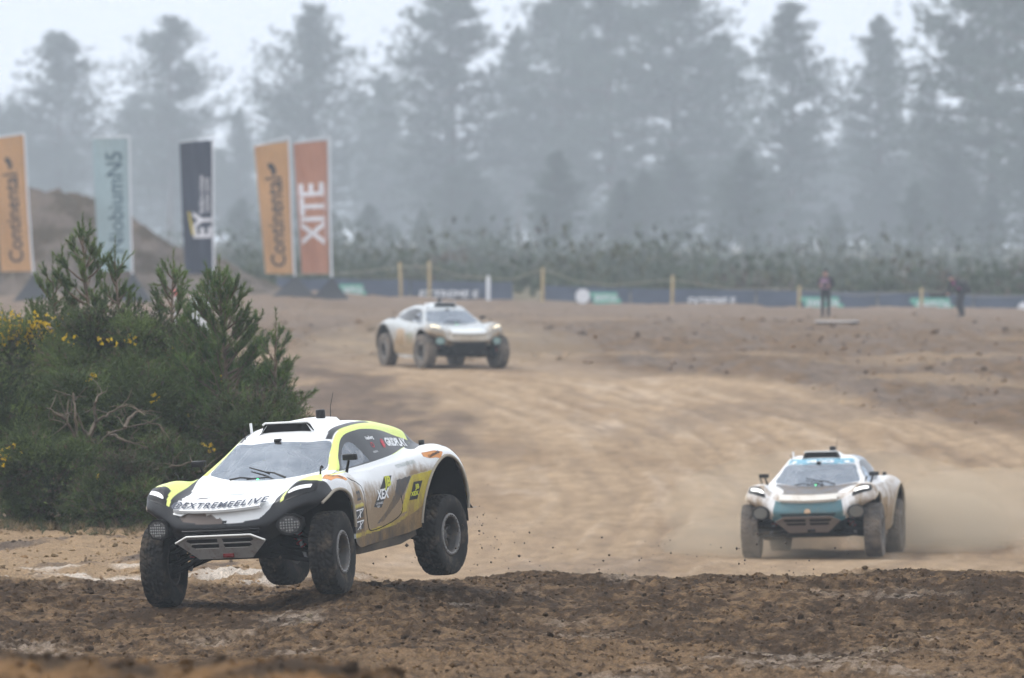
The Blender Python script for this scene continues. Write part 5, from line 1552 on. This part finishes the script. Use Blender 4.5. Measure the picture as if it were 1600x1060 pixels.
# ---- banner fence along the field
FD = 400.0
BANN = mat('banner_mesh', (.085, .105, .15), .85, noise=.1, nscale=2)
GREENP = mat('banner_green', (.16, .46, .36), .8); WHITEP = mat('banner_white', (.80, .80, .82), .8)
def banner(p0, p1, top0, top1, bot0, bot1, label, prints):
    x0, x1 = px2x(p0, FD), px2x(p1, FD)
    z00, z01, z10, z11 = row2z(bot0, FD), row2z(top0, FD), row2z(bot1, FD), row2z(top1, FD)
    root = empty('fence_banner', (x0, FD, hz(x0, FD)))
    o = np.array(root.location)
    n = 24
    t = np.linspace(0, 1, n)
    sag = -.03 * np.sin(t * math.pi * 2) ** 2
    rows = []
    for k in (0, .33, .66, 1):
        rows.append(np.stack([x0 + (x1 - x0) * t, FD + .05 * np.sin(t * 14 + k * 3 + p0) * k, (z00 + (z10 - z00) * t) * (1 - k) + (z01 + (z11 - z01) * t + sag) * k], -1))
    V = np.vstack(rows) - o; kk = len(V); F = grid_faces(4, n)
    sh = np_obj('sheet', np.vstack([V, V + np.array([0, .01, 0])]), np.vstack([F, F[:, ::-1] + kk]), BANN, root, smooth=True)
    for kind, a, b, r0, r1, txt in prints:
        xa, xb, za, zb = px2x(a, FD) - o[0], px2x(b, FD) - o[0], row2z(r1, FD) - o[2], row2z(r0, FD) - o[2]
        y = -.10
        if kind == 'green':
            w = (xb - xa); h = zb - za
            P = [(xa, zb - h * .35), (xa, zb), (xb - w * .12, zb), (xb - w * .10, zb - h * .45), (xb, zb - h * .6), (xb, za), (xa + w * .1, za), (xa + w * .08, zb - h * .4)]
            MB().poly([((xa + xb) / 2, y, (za + zb) / 2)] + [(p, y, q) for p, q in P] + [(P[0][0], y, P[0][1])]).build('print', GREENP, sh)
            xa, xb, za, zb = xa + w * .14, xb - w * .12, za + h * .22, zb - h * .22; y -= .01
        if kind == 'disc':
            c = ((xa + xb) / 2, (za + zb) / 2); r = (xb - xa) / 2
            MB().poly([(c[0] + r * math.cos(q), y, c[1] + r * math.sin(q)) for q in np.linspace(0, 6.283, 24, endpoint=False)]).build('print', WHITEP, sh)
            continue
        bm = text_mesh(txt, 1.0, bold=.03, shear=.1); T, Ft = bm_arrays(bm)
        T = (T - T.min(0)) / (T.max(0) - T.min(0) + 1e-9)
        P = np.stack([xa + (xb - xa) * T[:, 0], np.full(len(T), y), za + (zb - za) * T[:, 1]], -1)
        np_obj('lettering', P, Ft, WHITEP, sh)
    return tag(root, label, 'banner', 'banners along the fence')
banner(432, 640, 434, 437, 468, 469, 'blue-grey fence banner behind the bases of the two orange flags', [('green', 530, 572, 444, 464, 'SWITCH')])
banner(642, 801, 438, 441, 469, 468, 'blue-grey fence banner behind the roof of the farthest car', [('white', 655, 748, 454, 465, 'EXTREME E')])
banner(850, 984, 446, 450, 469, 476, 'fence banner with a white disc and a green label', [('disc', 899, 922, 452, 474, ''), ('green', 922, 970, 457, 475, 'SWITCH')])
banner(986, 1180, 450, 453, 476, 481, 'fence banner with white lettering between two wooden posts', [('white', 1075, 1149, 465, 477, 'EXTREME E')])
banner(1182, 1370, 453, 456, 481, 486, 'fence banner with a green label behind the standing photographer', [('green', 1251, 1318, 464, 484, 'SWITCH')])
banner(1372, 1520, 456, 460, 486, 489, 'fence banner with a green label behind the bending photographer', [('green', 1422, 1492, 466, 488, 'SWITCH')])
banner(1522, 1660, 460, 462, 489, 491, 'fence banner running out of the right edge of the picture', [('disc', 1590, 1610, 472, 492, '')])
WOOD = mat('post_wood', (.40, .30, .15), .8, noise=.3, nscale=5)
def post(px, top, bot, label, m=WOOD, r=.075, d=397.0, lean=0.0):
    x = px2x(px, d); zg = hz(x, d); h = row2z(top, d) - zg
    mb = MB(); mb.tube([(0, 0, -.25), (lean * .5, 0, h * .5), (lean, 0, h - .05), (lean, 0, h)], [r, r, r * .95, r * .6], 8)
    o = mb.build('fence_post', m)
    o.location = (x, d, zg)
    return tag(o, label, 'post', 'fence posts')
post(627, 410, 470, 'leftmost wooden fence post, behind the tail of the farthest car', lean=-.06)
post(671, 408, 470, 'tall wooden fence post above the roof of the farthest car')
post(848, 418, 470, 'wooden fence post at the gap between the banners')
post(1050, 430, 480, 'wooden fence post in front of the lettered banner in mid-field', lean=.04)
post(1248, 447, 488, 'wooden fence post left of the standing photographer', lean=.05)
post(1440, 450, 490, 'wooden fence post left of the bending photographer')
post(763, 431, 464, 'short white fence post right of the white lettering', POLEW, .09)
def rope():
    pts = [(430, 430), (530, 428), (625, 418), (671, 416), (720, 432), (763, 434), (800, 437), (848, 421), (900, 440), (960, 446), (1050, 437), (1140, 452), (1248, 452), (1340, 462), (1440, 454), (1530, 464), (1640, 462)]
    P = np.array([[px2x(a, 396.8), 396.8, row2z(b, 396.8)] for a, b in pts])
    mb = MB(); t = np.linspace(0, len(P) - 1, 120)
    mb.tube(np.stack([np.interp(t, np.arange(len(P)), P[:, i]) for i in range(3)], -1), .013, 5)
    o = mb.build('fence_rope', mat('rope', (.42, .38, .28), .9))
    tag(o, 'thin pale rope strung along the wooden fence posts', 'rope')
rope()

# ---- photographers
def person(label, loc, rz, joints, edges, radii, regions, extras, root_joint):
    root = empty('person', loc, (0, 0, rz))
    names = list(joints)
    me = bpy.data.meshes.new('body')
    me.from_pydata([joints[k] for k in names], [(names.index(a), names.index(b)) for a, b in edges], [])
    o = bpy.data.objects.new('body', me); COL.objects.link(o)
    md = o.modifiers.new('skin', 'SKIN'); sb = o.modifiers.new('sub', 'SUBSURF'); sb.levels = 2; sb.render_levels = 2
    sv = me.skin_vertices[0].data if me.skin_vertices else None
    if sv is None:
        bm = bmesh.new(); bm.from_mesh(me); bm.verts.layers.skin.verify(); bm.to_mesh(me); bm.free(); sv = me.skin_vertices[0].data
    for i, k in enumerate(names):
        r = radii[k]; sv[i].radius = (r, r) if np.isscalar(r) else r
        sv[i].use_root = (k == root_joint)
    dg = bpy.context.evaluated_depsgraph_get(); dg.update()
    m2 = bpy.data.meshes.new_from_object(o.evaluated_get(dg)); bpy.data.objects.remove(o)
    co = np.zeros(len(m2.vertices) * 3); m2.vertices.foreach_get('co', co); co = co.reshape(-1, 3)
    # colour by the nearest bone
    best = np.full(len(co), 1e9); col = np.zeros((len(co), 4)); col[:, 3] = 1
    for a, b in edges:
        A, B = np.array(joints[a]), np.array(joints[b]); ab = B - A
        t = np.clip(((co - A) @ ab) / (ab @ ab), 0, 1); d = ((A + t[:, None] * ab - co) ** 2).sum(1)
        k = d < best; best[k] = d[k]; col[k, :3] = regions.get((a, b), regions['*'])
    at = m2.color_attributes.new('Col', 'FLOAT_COLOR', 'POINT'); at.data.foreach_set('color', col.astype(np.float32).ravel())
    m2.polygons.foreach_set('use_smooth', np.ones(len(m2.polygons), dtype=bool))
    m2.materials.clear(); m2.materials.append(mat('clothing', (.1, .1, .1), .85, attr='Col', noise=.1))
    body = link(bpy.data.objects.new('body', m2), root)
    for nm, mb, m in extras: mb.build(nm, m, root, smooth=True)
    return tag(root, label, 'person', 'photographers by the track')
DK = (.018, .019, .026); DK2 = (.026, .026, .032); SKIN_C = (.45, .25, .19)
BIB = mat('bib_pink', (.20, .12, .17), .8, noise=.7, nscale=5); BIB2 = mat('bib_magenta', (.30, .05, .20), .8, noise=.3, nscale=9); CAP = mat('cap', (.02, .02, .025), .8)
CAMB = mat('camera_black', (.012, .012, .014), .5)
def std(arms, lean=0.0, knee=(0, 0)):
    def L(y, z): return y
    J = {'pelvis': (0, .02, .95), 'waist': (0, 0, 1.10), 'chest': (0, lean * .6, 1.32), 'neck': (0, lean, 1.50), 'head0': (0, lean - .02, 1.58), 'head1': (0, lean - .04, 1.70)}
    for s, k in ((-1, 'r'), (1, 'l')):
        J.update({'hip' + k: (.10 * s, .02, .90), 'knee' + k: (.11 * s, knee[0], .50), 'ank' + k: (.11 * s, knee[1], .09), 'toe' + k: (.12 * s, knee[1] - .18, .04), 'sho' + k: (.19 * s, lean * .8, 1.43)})
        J.update({'elb' + k: arms[k][0], 'wri' + k: arms[k][1], 'han' + k: arms[k][2]})
    E = [('pelvis', 'waist'), ('waist', 'chest'), ('chest', 'neck'), ('neck', 'head0'), ('head0', 'head1')]
    for k in 'rl': E += [('pelvis', 'hip' + k), ('hip' + k, 'knee' + k), ('knee' + k, 'ank' + k), ('ank' + k, 'toe' + k), ('chest', 'sho' + k), ('sho' + k, 'elb' + k), ('elb' + k, 'wri' + k), ('wri' + k, 'han' + k)]
    R = {'pelvis': (.16, .13), 'waist': (.16, .13), 'chest': (.18, .14), 'neck': .065, 'head0': .095, 'head1': .085}
    for k in 'rl': R.update({'hip' + k: .105, 'knee' + k: .075, 'ank' + k: .055, 'toe' + k: .05, 'sho' + k: .085, 'elb' + k: .06, 'wri' + k: .045, 'han' + k: .045})
    G = {'*': DK, ('neck', 'head0'): SKIN_C, ('head0', 'head1'): SKIN_C}
    for k in 'rl': G[('wri' + k, 'han' + k)] = SKIN_C; G[('hip' + k, 'knee' + k)] = DK2; G[('knee' + k, 'ank' + k)] = DK2
    return J, E, R, G
def vest(z0, z1, y0=-.15, dx=0, lean=0.0):
    mb = MB()
    for yy, sg in ((y0, 1), (.155, -1)):
        V = np.array([[x * (1 - .12 * t) + dx, yy * (1 - .35 * abs(x / .2) ** 2) + lean * t, z0 + (z1 - z0) * t] for t in (0, .35, .7, 1) for x in (-.19, -.1, 0, .1, .19)])
        mb.add(V, grid_faces(4, 5))
    return mb
D1 = 319.0; X1 = px2x(1290, D1)
J, E, R, G = std({'r': [(-.30, -.02, 1.18), (-.16, -.22, 1.16), (-.08, -.30, 1.20)], 'l': [(.31, .0, 1.17), (.17, -.20, 1.15), (.08, -.30, 1.18)]})
cap = MB(); cap.lathe([(0, .10), (.06, .085), (.105, .03), (.112, -.02)], 'z', 16, (0, -.03, 1.70)); cap.box((0, -.15, 1.69), (.15, .11, .015))
person('photographer standing upright in black trousers with a pink and white bib', (X1, D1, hz(X1, D1)), rad(-15), J, E, R, G,
       [('bib', vest(1.05, 1.46), BIB), ('cap', cap, CAP)], 'pelvis')
def held_camera(loc, rz, label, scale=1.0, tilt=0.0):
    root = empty('camera_with_lens', loc, (tilt, 0, rz))
    MB().box((0, 0, 0), (.15 * scale, .08 * scale, .12 * scale)).build('camera_body', CAMB, root)
    MB().lathe([(0, -.06), (.045 * scale, -.06), (.05 * scale, -.20 * scale), (.065 * scale, -.34 * scale), (.06 * scale, -.345 * scale), (0, -.33 * scale)], 'y', 16).build('lens', CAMB, root)
    return tag(root, label, 'camera')
held_camera((X1 - .02, D1 - .36, hz(X1, D1) + 1.20), rad(-15), 'black camera held by the upright photographer')
D2 = 326.0; X2 = px2x(1502, D2)
J, E, R, G = std({'r': [(-.24, -.42, .98), (-.18, -.62, .86), (-.12, -.70, .84)], 'l': [(.24, -.40, .98), (.15, -.60, .86), (.06, -.70, .84)]}, lean=-.30, knee=(-.10, .06))
J['chest'] = (0, -.20, 1.26); J['neck'] = (0, -.36, 1.38); J['head0'] = (0, -.44, 1.43); J['head1'] = (0, -.52, 1.52); J['shol'] = (.19, -.28, 1.33); J['shor'] = (-.19, -.28, 1.33)
cap = MB(); cap.lathe([(0, .10), (.06, .085), (.105, .03), (.112, -.02)], 'z', 16, (0, -.50, 1.52)); cap.box((0, -.62, 1.50), (.15, .11, .015))
Z2 = hz(X2, D2)
person('photographer in dark clothes bending to the left with a magenta bib and backpack', (X2, D2, Z2), rad(-62), J, E, R, G,
       [('bib', vest(1.02, 1.34, -.17, 0, -.26), BIB2), ('cap', cap, CAP)], 'pelvis')
def rotp(v, rz): return (v[0] * math.cos(rz) - v[1] * math.sin(rz), v[0] * math.sin(rz) + v[1] * math.cos(rz), v[2])
p = rotp((-.03, -.74, .84), rad(-62))
held_camera((X2 + p[0], D2 + p[1], Z2 + p[2]), rad(-62), 'large black camera held low by the bending photographer', 1.7)
p = rotp((0, .16, 1.10), rad(-62))
bp = empty('backpack', (X2 + p[0], D2 + p[1], Z2 + p[2]), (rad(22), 0, rad(-62)))
q = MB().box((0, 0, .02), (.36, .22, .52), None, .85).build('bag', CAMB, bp); md = q.modifiers.new('b', 'BEVEL'); md.width = .06; md.segments = 3
MB().box((0, .12, -.08), (.26, .08, .22)).build('pocket', CAMB, bp)
tag(bp, 'bulky black backpack on the bending photographer', 'backpack')

# ---- small things
bx, bd = px2x(1308, 300), 300.0
b = MB(); b.box((0, 0, .05), (1.5, 1.1, .03), Matrix.Rotation(.02, 4, 'X')); b = b.build('white_board', mat('pale_board', (.42, .39, .36), .8, noise=.15))
b.location = (bx, bd, hz(bx, bd)); tag(b, 'pale board lying flat on the field in front of the upright photographer', 'board')
wx, wd = px2x(312, 262), 262.0
r = empty('barrier_block', (wx, wd, hz(wx, wd)))
hh = row2z(461, wd) - hz(wx, wd)
q = MB().box((0, 0, hh / 2), (.66, .40, hh), None, .82).build('block', mat('white_plastic', (.74, .74, .73), .5), r); md = q.modifiers.new('b', 'BEVEL'); md.width = .03; md.segments = 2
MB().box((-.03, 0, hh + .02), (.50, .30, .035)).build('top_band', mat('faded_red', (.45, .16, .13), .7), r)
tag(r, 'white plastic barrier block half hidden behind the young pines', 'barrier')
mx_, md_ = px2x(275, 262), 262.0
r = empty('marker_post', (mx_, md_, hz(mx_, md_)))
hh = row2z(458, md_) - hz(mx_, md_)
MB().tube([(0, 0, -.1), (0, 0, hh)], .03, 8).build('stake', POLEW, r)
MB().lathe([(0, .11), (.07, .09), (.10, .0), (.07, -.09), (0, -.11)], 'z', 14, (0, 0, hh)).build('red_cap', mat('cap_red', (.62, .14, .12), .6), r)
tag(r, 'marker stake with a pinkish red cap seen through the young pines', 'marker')

# ---- dirt in the air
def flying_dirt():
    rg = np.random.default_rng(77)
    pts = []
    for k in range(75): pts.append((rg.normal(780, 110), rg.normal(850, 30), rg.uniform(98, 104)))
    for k in range(22): pts.append((rg.normal(748, 14), rg.normal(825, 28), rg.uniform(98, 101)))
    for k in range(55): pts.append((rg.uniform(900, 1330), rg.normal(868, 20), rg.uniform(101, 106)))
    for k in range(8): pts.append((rg.normal(460, 60), rg.normal(895, 12), rg.uniform(97, 99)))
    pts = [p for p in pts if p[1] < 898]
    P = np.array([[px2x(a, d), d, row2z(b, d)] for a, b, d in pts]); n = len(P)
    s = np.clip(rg.lognormal(math.log(.0075), .5, n), .003, .024)
    phi = np.array([[1, 0, 0], [-1, 0, 0], [0, 1, 0], [0, -1, 0], [0, 0, 1], [0, 0, -1]], float)
    f = np.array([[0, 2, 4], [2, 1, 4], [1, 3, 4], [3, 0, 4], [2, 0, 5], [1, 2, 5], [3, 1, 5], [0, 3, 5]])
    V = phi[None] * rg.uniform(.6, 1.4, (n, 6, 1)) * s[:, None, None] + P[:, None]
    F = (f[None] + (np.arange(n) * 6)[:, None, None]).reshape(-1, 3)
    o = np_obj('flying_dirt', V.reshape(-1, 3), F, mat('dirt_bits', (.07, .048, .032), .9))
    tag(o, 'small bits of dirt thrown into the air behind the cars', None, None, 'stuff')
flying_dirt()
def dust(cx, cy, cz, rx, ry, rz, dens, label):
    m = bpy.data.materials.new('dust'); m.use_nodes = True
    N, L = m.node_tree.nodes, m.node_tree.links
    N.remove(N['Principled BSDF']); v = N.new('ShaderNodeVolumePrincipled')
    v.inputs['Color'].default_value = (.86, .69, .50, 1); v.inputs['Density'].default_value = dens
    L.new(v.outputs[0], N['Material Output'].inputs['Volume'])
    mb = MB(); th = np.linspace(0, math.pi, 13)
    mb.lathe([(max(math.sin(t), 1e-4) * 1.0, -math.cos(t)) for t in th], 'z', 24)
    V, F = mb.data()
    o = np_obj('dust_cloud', V * np.array([rx, ry, rz]) + np.array([0, 0, 0]), F, m)
    o.location = (cx, cy, cz)
    tag(o, label, None, None, 'stuff')
c2x, c2z = px2x(1291, 151.5), row2z(871, 150.5)
dust(c2x + 1.9, 154.0, c2z + .35, 1.5, 2.6, .75, .34, 'tan dust behind the right wheels of the teal-nosed car')
dust(c2x + 3.2, 156.5, c2z + .45, 2.4, 3.5, .95, .18, 'tan dust drifting to the right of the teal-nosed car')
dust(c2x - 1.3, 151.5, c2z + .18, 1.6, 2.6, .5, .2, 'low dust round the left wheels of the teal-nosed car')
dust(c2x + .4, 158.0, c2z + .6, 3.2, 4.5, 1.1, .08, 'thin dust trailing behind the teal-nosed car')
dust(-1.9, 246, row2z(574, 240) + .4, 4.5, 6, .9, .03, 'thin dust behind the farthest car')
